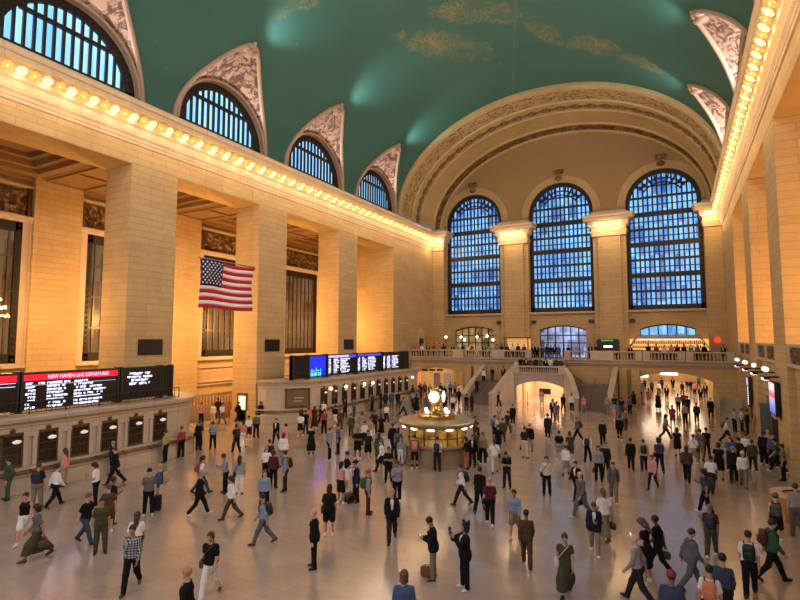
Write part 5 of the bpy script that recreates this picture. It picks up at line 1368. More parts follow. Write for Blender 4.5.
def hair_mesh(kind):
    """in head space"""
    if kind in LOOSE: return LOOSE[kind]
    F = Field((-.2, -.22, -.5), (.2, .2, .26), .008); e = np.eye(3)
    if kind in ('cap', 'hat'):
        F.ell((0, -.008, .057), (.098, .117, .094), e, 0); F.plane((0, 0, .045), (0, .12, -1))
        if kind == 'cap': F.cone((-.045, .10, .062), (.045, .10, .062), .012, .012, .02); F.cone((-.035, .15, .05), (.035, .15, .05), .010, .010, .035)
        else:
            for k in range(16): a = 2 * PI * k / 16; b = 2 * PI * (k + 1) / 16; F.cone((.115 * math.cos(a), .125 * math.sin(a), .055), (.115 * math.cos(b), .125 * math.sin(b), .055), .026, .026, .01)
    else:
        F.ell((0, -.016, .042), (.091, .108, .104), e, 0)
        if kind in ('long', 'ponytail', 'bob', 'curly'):
            for sd in (1, -1): F.cone((sd * .062, -.02, .02), (sd * .070, -.03, -.10 if kind != 'ponytail' else -.02), .034, .028, .04)
            F.cone((0, -.075, .03), (0, -.085, -.09), .062, .06, .04)
        if kind == 'long': F.cone((-.03, -.085, -.08), (-.035, -.10, -.30), .052, .034, .05); F.cone((.03, -.085, -.08), (.035, -.10, -.30), .052, .034, .05)
        if kind == 'ponytail': F.cone((0, -.11, .06), (0, -.15, .03), .03, .03, .02); F.cone((0, -.15, .03), (0, -.14, -.2), .03, .018, .03)
        if kind == 'bun': F.ell((0, -.10, .10), (.045, .045, .042), e, .015)
        if kind == 'curly':
            for k in range(26): a = k * 2.4; z = -.10 + .25 * k / 26; F.ell((.095 * math.cos(a), -.04 + .085 * math.sin(a), z + .03), (.034, .034, .034), e, .01)
        # open the face
        F.ell((0, .115, -.03), (.072, .088, .105), e, 0, True)
        if kind in ('short', 'bun'): F.plane((0, .0, -.045), (0, .35, -1))
        if kind == 'fringe': F.ell((0, .0, .14), (.075, .095, .09), e, 0, True); F.plane((0, 0, -.05), (0, .3, -1))
        F.fold(.0022, lambda X, Y, Z: np.sin(X * 170 + 8 * np.sin(Z * 30)) + 0 * Y)
    P, Q = F.mesh(); me = to_mesh('hair', P, Q); me.materials.append(None); LOOSE[kind] = me; return me
def shoe_mesh():
    if 'shoe' in LOOSE: return LOOSE['shoe']
    F = Field((-.09, -.13, -.1), (.09, .24, .09), .0075)
    F.cone((0, -.03, -.03), (0, -.01, .03), .044, .048, .02); F.cone((0, -.025, -.035), (0, .10, -.045), .046, .044, .03); F.cone((0, .09, -.045), (0, .155, -.052), .044, .034, .02); F.plane((0, 0, -.073), (0, 0, -1)); F.plane((0, 0, .05), (0, .25, 1))
    P, Q = F.mesh(); me = to_mesh('shoe', P, Q); me.materials.append(None); LOOSE['shoe'] = me; return me

# ---- colours of skin, hair and cloth
CLOTH = dict(black=(.012, .012, .014), charcoal=(.03, .03, .034), grey=(.16, .16, .17), lightgrey=(.36, .36, .37), white=(.72, .70, .68), cream=(.60, .52, .40), navy=(.015, .022, .06), blue=(.06, .13, .36), lightblue=(.26, .38, .58), denim=(.05, .085, .17),
 teal=(.01, .26, .27), green=(.045, .13, .05), olive=(.085, .085, .035), khaki=(.30, .23, .13), tan=(.38, .28, .17), beige=(.48, .38, .26), brown=(.12, .06, .03), maroon=(.14, .015, .025), red=(.46, .03, .035), pink=(.60, .26, .28), coral=(.62, .20, .12), orange=(.72, .20, .02), yellow=(.62, .42, .06), purple=(.10, .05, .16), lavender=(.38, .32, .50), rust=(.30, .09, .03), sand=(.52, .42, .30))
CLOTH = {k: tuple(.72 * (.74 * x + .26 * (.3 * v[0] + .5 * v[1] + .2 * v[2])) if max(v) < .6 or k in ('orange', 'red', 'yellow') else x for x in v) for k, v in CLOTH.items()}
SKIN = [(.56, .33, .22), (.48, .27, .17), (.36, .19, .11), (.22, .11, .06), (.10, .05, .03), (.60, .37, .26)]
HAIRC = dict(black=(.010, .008, .007), brown=(.05, .025, .012), chestnut=(.11, .05, .02), blond=(.36, .22, .08), grey=(.22, .21, .20), white=(.55, .53, .50), red=(.22, .06, .02))
MC = {}
class Tint:
    """a shared material whose colour comes from the object itself"""
    def __init__(s, m, c): s.m, s.c = m, c
def cmat(kind, c): return Tint(tint(kind), c)
def tint(k):
    if k in MC: return MC[k]
    kind = k
    q = N(dict(plaid='plaid cloth', stripe='striped cloth').get(kind, kind)); oc = q.n('ObjectInfo').outputs['Color']
    def sc(f): return q.n('VectorMath', operation='SCALE', ins={0: oc, 'Scale': f}).outputs[0]
    if kind == 'skin': nz = q.noise(q.obj(), 18.); m = q.bsdf(q.mix(nz, sc(.9), sc(1.08)), .5, 0., .35)
    elif kind == 'hair': p = q.obj(); x, y, z = q.sep(p); nz = q.noise(q.comb(q.math('MULTIPLY', x, 90.), q.math('MULTIPLY', y, 90.), q.math('MULTIPLY', z, 6.)), 1.); m = q.bsdf(q.mix(nz, sc(.6), sc(1.5)), .45, 0., .4)
    elif kind in ('plaid', 'stripe'):
        x, y, z = q.sep(q.obj()); f = q.math('GREATER_THAN', q.math('SINE', q.math('MULTIPLY', z, 95.)), .2)
        if kind == 'plaid': f = q.math('MULTIPLY', q.math('ADD', f, q.math('GREATER_THAN', q.math('SINE', q.math('MULTIPLY', q.math('ADD', x, y), 80.)), .2)), .5)
        m = q.bsdf(q.mix(f, oc, (.42, .42, .43)), .85, 0., .15)
    else: nz = q.noise(q.obj(), 5., 4.); m = q.bsdf(q.mix(nz, sc(.82), sc(1.16)), .85 if kind == 'cloth' else .45, 0., .15 if kind == 'cloth' else .4)
    MC[k] = m; return m
EYEW, EYED, LIP = plain('eye white', (.7, .68, .64), .3), plain('eye dark', (.015, .01, .008), .3), plain('lips', (.36, .12, .10), .5)
def slot(o, m, i=0):
    if isinstance(m, Tint): o.color = (*m.c, 1.); m = m.m
    if o.data.materials[i] is None: o.data.materials[i] = m
def child(name, me, par, m, mat=None):
    o = bpy.data.objects.new(name, me); COL.objects.link(o); o.parent = par
    if mat is not None: o.matrix_basis = mat
    slot(o, m); return o
def M4(R, t):
    m = Matrix.Identity(4)
    for i in range(3):
        for j in range(3): m[i][j] = float(R[i][j])
        m[i][3] = float(t[i])
    return m
NOUN = dict(tee='T-shirt', shirt='shirt', tank='sleeveless top', blouse='loose top', jacket='jacket', coat='coat', hoodie='hooded top', trousers='trousers', shorts='shorts', leggings='leggings', skirt='skirt', longskirt='long skirt', dress='dress', longdress='long dress')
def person(x, y, z, rz, height, pose, top, bot, hair, skin, shoes='black', mirror=False, under=None):
    """top, bot: (kind, colour, pattern) or None; hair: (kind, colour) or None"""
    me, r = body(pose); o = bpy.data.objects.new('person', me); COL.objects.link(o)
    s = height / 1.72; o.location = (x, y, z); o.rotation_euler = (0, 0, rz); o.scale = (-s if mirror else s, s, s)
    slot(o, cmat('skin', SKIN[skin])); slot(o, EYEW, 1); slot(o, EYED, 2); slot(o, LIP, 3)
    if hair:
        k, c = hair
        if k in ('cap', 'hat'):
            child(k, hair_mesh(k), o, cmat('cloth', CLOTH[c]), M4(r.H, r.head)); child('hair', hair_mesh('fringe'), o, cmat('hair', HAIRC['brown']), M4(r.H, r.head))
        else: child('hair', hair_mesh(k), o, cmat('hair', HAIRC[c]), M4(r.H, r.head))
    for g in (under, top, bot):
        if g: child(g[0].replace('tee', 't_shirt').replace('longd', 'long_d').replace('longs', 'long_s').replace('tank', 'sleeveless_top'), garment(pose, g[0], g[2] if len(g) > 2 and g[2] else 'cloth'), o, cmat(g[2] if len(g) > 2 and g[2] else 'cloth', CLOTH[g[1]]))
    for sd in (1, -1):
        an, fd = r.leg[sd][2], r.leg[sd][3]; yv = unit(fd); xv = unit(np.cross(yv, V3(0, 0, 1))); zv = np.cross(xv, yv)
        child('shoe', shoe_mesh(), o, cmat('leather', CLOTH[shoes]), M4(np.stack([xv, yv, zv], 1), an))
    return o, r

# ---- things people carry
def carried(kind, o, r, col, label, group=None):
    Mw = o.matrix_basis; s = abs(o.scale[0]); T4 = M4(r.T, r.pel); t = None; c = CLOTH[col]
    key = ('bag', kind)
    cl = cmat('leather', c); met = M['darkmetal']
    def parts(name, lst, base, cat):
        e = thing(name, label, cat, base.translation, group); e.matrix_basis = base
        for pn, k, m in lst:
            if (kind, pn, k) in LOOSE: me = LOOSE[(kind, pn, k)]
            else:
                g = BAGG[kind][pn][k](); ob = g.build(pn, M['black'], smooth=True); me = ob.data; me.materials.clear(); me.materials.append(None); bpy.data.objects.remove(ob); LOOSE[(kind, pn, k)] = me
            child(pn, me, e, m)
        return e
    if kind == 'backpack': return parts('backpack', [('pack', 0, cl), ('front_pocket', 0, cl), ('shoulder_strap', 0, met), ('shoulder_strap', 1, met)], Mw @ T4, 'backpack')
    if kind == 'shoulder_bag': return parts('shoulder_bag', [('bag', 0, cl), ('strap', 0, cl)], Mw @ T4, 'bag')
    if kind == 'handbag':
        sh, el, wr, d = r.arm[1]; b = Mw @ Matrix.Translation(Vector(wr + d * .09)); b = Matrix.LocRotScale(b.translation, o.rotation_euler.to_quaternion(), Vector((s, s, s))); return parts('handbag', [('bag', 0, cl), ('handle', 0, cl)], b, 'bag')
    if kind == 'suitcase':
        side = -1 if o.scale[0] < 0 else 1
        b = Matrix.Translation(Vector((o.location.x, o.location.y, o.location.z))) @ Matrix.Rotation(o.rotation_euler.z, 4, 'Z') @ Matrix.Translation((.30 * side, -.42, 0)); return parts('suitcase', [('shell', 0, cl), ('handle', 0, met), ('wheel', 0, met), ('wheel', 1, met), ('wheel', 2, met), ('wheel', 3, met)], b, 'suitcase')
    if kind == 'phone':
        sh, el, wr, d = r.arm[1]; up = V3(0, 0, 1); xx = unit(np.cross(d, up)); p = wr + d * .10 + V3(-.02, 0, .03)
        R3 = np.stack([xx, unit(np.cross(up, xx)), up], 1) if r.name == 'photo' else np.stack([xx, unit(np.cross(r.T @ V3(0, .35, .94), xx)), r.T @ V3(0, .35, .94)], 1)
        return parts('phone', [('case', 0, M['black']), ('screen', 0, M['txt2'])], Mw @ M4(R3, p), 'phone')
M['txt2'] = glow('lit phone screen', (.7, .78, .95), .7)
def rbox(x, y, z, c, p=4.):
    """rounded box by a superellipsoid"""
    g = G(); n, m = 20, 12; rows = []
    sp = lambda v: math.copysign(abs(v) ** (2 / p), v)
    for i in range(m + 1):
        a = -PI / 2 + PI * i / m; rows.append([(c[0] + x * sp(math.cos(a)) * sp(math.cos(2 * PI * j / n)), c[1] + y * sp(math.cos(a)) * sp(math.sin(2 * PI * j / n)), c[2] + z * sp(math.sin(a))) for j in range(n)])
    return g.grid(rows, 0, True)
def strap(sd): return G().tube([(sd * .10, -.15, .45), (sd * .105, -.06, .535), (sd * .115, .07, .50), (sd * .12, .14, .40), (sd * .125, .135, .28), (sd * .15, .02, .16), (sd * .13, -.12, .12)], .017, 6)
BAGG = {
 'backpack': {'pack': {0: lambda: rbox(.15, .085, .22, (0, -.215, .29))}, 'front_pocket': {0: lambda: rbox(.115, .035, .11, (0, -.305, .22))}, 'shoulder_strap': {0: lambda: strap(1), 1: lambda: strap(-1)}},
 'shoulder_bag': {'bag': {0: lambda: rbox(.07, .16, .12, (.225, -.03, -.02))}, 'strap': {0: lambda: G().tube([(.225, -.12, .08), (.17, -.13, .25), (-.02, -.14, .46), (-.10, -.05, .525), (-.09, .07, .50), (.03, .14, .38), (.17, .12, .18), (.225, .06, .08)], .012, 6)}},
 'handbag': {'bag': {0: lambda: rbox(.065, .15, .12, (0, 0, -.24))}, 'handle': {0: lambda: G().tube([(0, -.07, -.14), (0, -.06, -.04), (0, 0, .0), (0, .06, -.04), (0, .07, -.14)], .009, 6)}},
 'suitcase': {'shell': {0: lambda: rbox(.20, .12, .29, (0, 0, .36), 7.)}, 'handle': {0: lambda: G().tube([(-.10, -.06, .62), (-.10, -.02, 1.0), (.10, -.02, 1.0), (.10, -.06, .62)], .012, 6)}, 'wheel': {k: (lambda k=k: G().ball(((-.15, .15)[k % 2], (-.08, .08)[k // 2], .04), (.022, .04, .04), 8, 6)) for k in range(4)}},
 'phone': {'case': {0: lambda: G().box(-.037, .037, -.004, .004, -.075, .075)}, 'screen': {0: lambda: G().box(-.033, .033, -.006, -.004, -.07, .07)}},
}
# ------------------------------------------------------------------ the crowd
# column, row of the feet (h: row of the head), pose, facing (0 away from the camera, 90 to its right, 180 towards it), top, bottom, hair, skin, things carried
CROWD = '''
24 543 walk 200 tank:black shorts:white short:black s1
36 559 walk 265 tee:grey longskirt:olive bob:black s2 handbag:brown
41 508 stand 20 tee:navy trousers:khaki short:brown s1 backpack:navy
50 507 walk 60 shirt:white trousers:black short:black s0
55 484 stand 300 blouse:pink trousers:beige long:brown s1
5 499 hip 250 hoodie:green trousers:green short:black s1 handbag:orange
85 543 walk 130 tee:black trousers:denim short:chestnut s0
100 553 stand 180 tee:olive trousers:olive short:black s2
95 505 phone 280 tee:white trousers:black bob:black s1 phone
115 484 walk 275 jacket:black trousers:black short:brown s0
104 473 folded 290 jacket:charcoal trousers:black short:grey s0
111 524 point 60 tee:black trousers:black short:black s3
107 533 stand 0 tee:brown shorts:brown short:chestnut s0
148 515 stand 180 tee:grey trousers:black cap:black s0 suitcase:black
159 509 stand 285 shirt:blue trousers:cream bun:blond s0 backpack:yellow
135 567 walk 10 tee:white shorts:black long:brown s0
131 590 walk 195 shirt:charcoal:plaid trousers:black short:black s2
188 h569 stand 280 jacket:black trousers:black short:blond s5
210 597 walk 205 tee:black trousers:white ponytail:brown s1 shoulder_bag:brown
199 515 walk 95 jacket:black trousers:black short:grey s1
201 493 walk 80 tee:white trousers:denim ponytail:black s1 backpack:red
231 519 walk 275 blouse:white trousers:olive ponytail:black s1
225 493 phone 265 shirt:lavender trousers:black short:black s2 phone
239 494 stand 5 blouse:lightgrey trousers:white long:black s1 shoulder_bag:black
264 514 stand 185 shirt:lightblue trousers:black short:chestnut s0
263 544 walk 275 shirt:lightblue trousers:grey short:black s1 backpack:charcoal
266 482 stand 350 tee:white trousers:black short:grey s0
273 488 stand 20 blouse:maroon trousers:black bob:brown s1
269 474 stand 10 tee:charcoal trousers:brown short:black s1
285 491 stand 270 shirt:lightblue trousers:charcoal short:black s0 backpack:black
314 568 stand 275 jacket:black trousers:black none s5
329 536 stand 0 tee:black shorts:black long:black s1 shoulder_bag:black
341 504 stand 50 tank:pink shorts:black ponytail:black s2
347 491 hip 255 tee:black shorts:white short:black s1
356 502 stand 250 jacket:navy trousers:black hat:black s1
368 514 stand 85 shirt:lightgrey trousers:maroon short:red s0 backpack:green
392 541 walk 180 jacket:black trousers:charcoal short:blond s0
329.5 460 stand 90 shirt:lightblue trousers:black short:brown s0 shoulder_bag:black
338 454 stand 270 shirt:blue trousers:black short:black s1
357.5 459 folded 180 tee:black shorts:black none s3
368 461 stand 185 tee:charcoal shorts:black short:black s1
379 464 stand 0 coat:green trousers:black long:black s2
382 472 walk 260 shirt:white trousers:charcoal short:red s0
388.5 482 folded 180 tee:black trousers:black bun:black s2
397 503 step 180 tee:lavender trousers:black short:black s2
401 461 folded 90 tee:brown trousers:black short:black s2
412.5 461 stand 20 tee:teal trousers:black short:brown s1
421 463 stand 10 shirt:lightblue trousers:white short:blond s0 k1.45
426 465 stand 0 hoodie:grey leggings:black bun:black s1 backpack:coral
436.5 465 stand 10 tee:white trousers:charcoal short:black s1 backpack:navy
452 465 stand 110 tee:black trousers:orange short:black s4
468 466 stand 185 jacket:black trousers:charcoal short:brown s0
473 462 stand 10 shirt:olive trousers:brown short:brown s1
482.5 464 stand 190 blouse:tan trousers:black bob:brown s1 handbag:black
495 473 walk 0 tee:white trousers:cream ponytail:brown s0 shoulder_bag:black
495 441 stand 40 tee:white trousers:black short:black s1 backpack:blue
503 443 walk 0 jacket:olive trousers:olive short:black s1
498 453 walk 10 tee:black trousers:black short:brown s2
508 435 walk 20 tee:charcoal trousers:brown short:black s1
513 425 walk 0 jacket:black trousers:black short:black s1
507 488 phone 205 tee:black trousers:navy short:black s1 phone backpack:black
462 505 walk 275 shirt:white trousers:charcoal short:brown s1 backpack:black
480 512 walk 15 hoodie:black trousers:black short:black s1
490 525 walk 0 tee:maroon trousers:black none s1 shoulder_bag:black
515 537 walk 190 shirt:lightblue shorts:khaki short:black s2
527 566 walk 0 shirt:brown trousers:brown short:black s3
547 495 stand 180 shirt:cream trousers:black short:brown s0 shoulder_bag:black
577 499 walk 215 jacket:black trousers:black short:brown s0
582 517 walk 225 shirt:grey trousers:grey none s5 handbag:black
595 554 text 180 jacket:navy trousers:tan short:brown s1 phone
605 539 walk 330 tee:white longskirt:tan ponytail:chestnut s2 handbag:brown
614 502 walk 180 shirt:grey trousers:khaki short:brown s0 backpack:charcoal
599 481 stand 185 blouse:lightgrey trousers:black bob:black s1 handbag:maroon
606 478 stand 170 shirt:charcoal trousers:charcoal short:chestnut s0
603 445 walk 0 jacket:black trousers:black short:grey s0
620 441 walk 0 jacket:black leggings:black short:black s2
588 462 walk 10 shirt:white trousers:black none s5 backpack:black
578 442 walk 275 shirt:grey trousers:black short:red s1 backpack:black
561 461 stand 10 tee:black shorts:lightgrey short:black s1
569 461 walk 350 tee:olive shorts:brown bob:brown s1
566 475 walk 10 blouse:white skirt:lightgrey short:brown s1 k1.55
548 439 walk 0 coat:charcoal trousers:black short:black s1
530 452 stand 0 jacket:black trousers:beige short:grey s0
525 458 stand 20 tee:charcoal trousers:cream short:brown s1 handbag:black
499 408 walk 20 shirt:white trousers:black short:black s1 backpack:black
542 406.5 stand 180 tee:pink shorts:white short:brown s0
553 419 walk 180 jacket:black trousers:black long:black s2
557 422 walk 0 tee:grey trousers:khaki short:brown s1
565 410 walk 10 hoodie:black trousers:black short:black s2
572 412 walk 0 blouse:white trousers:black bun:black s1
584 413 walk 200 shirt:pink trousers:lightgrey short:brown s0
610 414 stand 200 shirt:beige trousers:tan short:brown s0
616 410 stand 180 tee:charcoal trousers:black short:black s2
614 421 walk 10 blouse:lightblue shorts:pink bob:brown s0
622 416 walk 0 tee:black trousers:denim short:black s2
630 415 walk 0 tee:blue trousers:black short:black s1
626 430 walk 350 tee:khaki trousers:olive short:brown s1
634 409 stand 0 dress:black none long:black s2
640 404.5 walk 0 tee:black shorts:beige short:black s1
636 394 walk 0 shirt:charcoal trousers:black short:black s1
649 404 walk 0 blouse:pink shorts:pink bob:chestnut s0
652 393 walk 180 shirt:green trousers:black short:black s2
659 396 walk 0 shirt:white trousers:grey short:brown s1
658.5 410 stand 0 longdress:black none long:black s2
667 400 walk 180 jacket:charcoal trousers:charcoal short:brown s1
678.5 412 walk 0 tee:lightgrey trousers:black short:black s1
684 409 walk 0 tee:red trousers:charcoal short:black s2
682.5 395 walk 170 hoodie:navy trousers:denim short:black s2
688 415 walk 5 tee:black trousers:charcoal short:black s3
685.5 425 walk 0 shirt:lightgrey trousers:black short:brown s1
697 423 walk 0 hoodie:navy trousers:black short:black s2
673 427 point 190 hoodie:red shorts:red short:black s3
666 439.5 walk 90 blouse:lightgrey trousers:charcoal long:black s1 shoulder_bag:brown
706 398 stand 200 jacket:charcoal trousers:navy short:black s2
701 401 walk 180 jacket:black trousers:black short:black s2
695 396 walk 180 blouse:pink trousers:black bob:black s1
691 393 walk 180 shirt:black trousers:grey short:brown s1
662 390 walk 180 shirt:brown trousers:black short:black s2
673 389 walk 180 jacket:navy trousers:navy short:black s1
645 390 walk 0 shirt:purple trousers:black short:black s2
687 388 walk 0 tee:orange trousers:black short:brown s1
699 388 stand 180 tee:teal trousers:charcoal short:black s2
678 456 walk 0 dress:black none long:black s1
687.5 482 walk 5 blouse:brown trousers:black long:black s2
694 465 walk 10 tee:white shorts:beige short:brown s1 shoulder_bag:black
701 460 walk 0 shirt:grey trousers:khaki short:black s1
707 457 walk 5 tee:black trousers:charcoal short:black s2
632.5 470 walk 0 jacket:black trousers:black short:black s2 shoulder_bag:charcoal
643 471 walk 0 hoodie:yellow trousers:charcoal short:brown s1 backpack:black
660 472 walk 350 tee:purple trousers:black curly:black s2 shoulder_bag:black
653 489 walk 200 hoodie:pink leggings:navy ponytail:chestnut s0 k1.6
712 493 walk 10 tee:white trousers:charcoal short:black s3 handbag:brown
706 514 step 270 tee:denim trousers:black ponytail:black s2 backpack:charcoal
721 480 stand 0 dress:black none bob:black s1 handbag:maroon
733 482 walk 0 jacket:black trousers:black short:grey s0
744 487 walk 180 shirt:white trousers:khaki short:white s0
731.5 471 stand 0 tee:blue trousers:charcoal short:red s0
740.5 470 stand 10 tee:charcoal trousers:black bun:black s1
747 464 stand 0 tee:white trousers:black short:brown s1
752.5 472 walk 350 hoodie:olive trousers:charcoal short:black s2
727 443 walk 85 shirt:white trousers:black short:black s1 backpack:brown
736 431.5 stand 45 shirt:lightgrey trousers:black short:chestnut s0
727 418.5 stand 20 jacket:black trousers:black short:black s1
735 419 stand 340 coat:black trousers:charcoal short:grey s0
751 433 hip 280 hoodie:orange trousers:green short:brown s1
745 432 stand 100 shirt:white trousers:charcoal short:black s1
759 434 folded 275 jacket:black trousers:black short:black s1
766 465 stand 20 coat:black trousers:black short:black s3
773.5 467 stand 180 shirt:blue trousers:navy short:black s1
778 462 stand 200 shirt:beige trousers:charcoal none s0
783 473 walk 275 tee:green trousers:black cap:black s1 backpack:black
795 482 stand 270 tee:grey trousers:black short:black s2
712 557 walk 5 tee:maroon trousers:olive none s3 backpack:navy
692 589 walk 60 jacket:grey trousers:grey short:brown s1 shoulder_bag:brown
659 572 walk 285 tee:black trousers:black short:black s4 handbag:green h:tan
647 584 phone 280 dress:black none long:chestnut s0 phone
639 603 walk 285 shirt:lightgrey trousers:charcoal none s5
671 h573 stand 0 jacket:denim trousers:black cap:red s3
709 h567 stand 5 tee:white trousers:black short:black s1 backpack:coral
722 h553 walk 0 shirt:denim trousers:charcoal short:black s1
751 596 walk 0 tee:white trousers:black short:black s1 backpack:black
773 581 walk 75 hoodie:green trousers:black short:black s1 backpack:maroon
778 544 walk 0 tank:black shorts:black cap:grey s0 backpack:olive
798 537 stand 350 tee:lightgrey trousers:grey short:brown s1
566 595 walk 180 longdress:olive none bun:brown s1 shoulder_bag:cream
433 579 phone 265 jacket:black trousers:khaki short:black s2 phone
465 589 photo 250 jacket:black trousers:black curly:black s2 phone
404 h572 stand 0 shirt:blue trousers:denim bob:chestnut s0
153 460 stand 300 tee:yellow trousers:black short:black s1
172 456 stand 320 shirt:red trousers:black short:chestnut s0
188 447 stand 330 shirt:grey trousers:charcoal short:black s2
201 425 stand 200 shirt:pink trousers:black short:brown s1 backpack:charcoal
213 424 stand 210 blouse:white trousers:cream bob:black s1
222 424 walk 330 tee:white trousers:grey short:brown s1
227 417 stand 0 jacket:charcoal trousers:black short:black s3
195.5 450 stand 30 tee:black trousers:black short:brown s2 shoulder_bag:black
212.5 449 phone 200 shirt:lightblue trousers:black bob:black s1 phone
236 453 walk 340 tee:black trousers:black short:black s3 backpack:black
243 448 walk 10 tank:coral trousers:white ponytail:black s2
248.5 441 walk 350 tee:white shorts:navy short:brown s1
256 438 stand 0 shirt:grey trousers:black short:brown s1
252 419 walk 45 hoodie:black trousers:black short:black s2
265 422 stand 20 coat:black trousers:black short:black s3
276 419 stand 180 tee:white trousers:charcoal short:black s1
276 443 walk 200 jacket:black trousers:black short:brown s0 handbag:black
285 452 walk 40 dress:pink none bun:black s1
283 467 stand 20 blouse:white trousers:beige bob:brown s1
301 429 stand 300 tee:maroon trousers:black short:black s2
300.5 437 walk 10 tee:white shorts:black bob:black s1
305.5 434 stand 10 tee:black trousers:black short:brown s1
309 430 stand 40 blouse:coral shorts:tan bob:chestnut s0
314 429 stand 0 longdress:maroon none long:black s2
321 427 walk 275 shirt:black trousers:black short:black s3
324 434 stand 0 tee:red trousers:black short:brown s1
311 454 stand 0 longdress:black none bun:black s1
335 427 walk 20 tee:black shorts:white short:black s2
340 431 stand 0 shirt:brown trousers:brown short:brown s1
345 418 stand 320 tee:charcoal trousers:black short:black s2
354 418 stand 300 shirt:blue trousers:denim short:black s1
351 437 walk 0 jacket:olive trousers:brown short:brown s0
362 437 stand 10 blouse:tan shorts:beige bob:brown s0
365 410 stand 300 shirt:white trousers:grey short:black s1
372 411 stand 310 blouse:maroon trousers:black bob:black s1
378 408 stand 280 shirt:navy trousers:black short:black s2
374.5 434 hip 180 tee:charcoal trousers:black short:black s3
370 442 walk 180 tee:yellow trousers:white short:black s1
364.5 447 walk 10 tee:white trousers:black short:brown s1
381 439 walk 350 dress:black none long:black s2
386.5 424 walk 10 tee:white trousers:black short:black s1
386 409 stand 0 jacket:charcoal trousers:black short:black s2
391 409 stand 0 shirt:blue trousers:denim short:brown s1
398 408.5 stand 20 shirt:navy trousers:charcoal short:black s2
396 449 stand 50 tee:pink trousers:black short:red s0
392.5 452 walk 20 jacket:black trousers:black short:black s3
403 416 walk 90 shirt:lightgrey trousers:black short:black s1 backpack:black
399 400 stand 320 blouse:maroon trousers:black bob:black s1
412 397 stand 10 shirt:navy trousers:black short:black s2
415.8 398 walk 0 tee:charcoal trousers:red short:brown s1
413 408 walk 350 shirt:lightblue trousers:navy short:black s1
416.5 413 stand 0 longdress:black none long:black s3
425 397 stand 180 shirt:grey trousers:black short:black s2
430 399 walk 170 jacket:black trousers:black short:brown s1
427.5 412 stand 0 coat:grey trousers:black short:grey s1
441 397 walk 0 tee:charcoal trousers:denim short:black s2
444.5 400 walk 0 hoodie:black trousers:black short:black s3
450.5 396 stand 0 shirt:lightblue trousers:black short:black s1
455 397 stand 330 shirt:lavender trousers:charcoal short:grey s0
459 405 walk 20 hoodie:charcoal trousers:black short:black s2
453 413 walk 0 tee:white trousers:black short:black s1
445 412 stand 0 tee:maroon trousers:charcoal short:black s2
466.5 412 stand 30 tee:black trousers:brown short:black s2
472 411 stand 300 jacket:charcoal trousers:black bob:black s1
475.5 442 stand 250 jacket:maroon trousers:black short:black s2
478 450 stand 270 shirt:black trousers:navy short:black s1
481 373 walk 180 shirt:white trousers:black short:black s1 S3
484.5 371 walk 185 tee:charcoal trousers:denim short:black s2 S4
478.5 379 walk 0 shirt:navy trousers:navy short:brown s1 S2
490 366 stand 200 jacket:charcoal trousers:black short:black s2 S5
504 362 stand 200 shirt:white trousers:beige short:grey s0 S6
'''
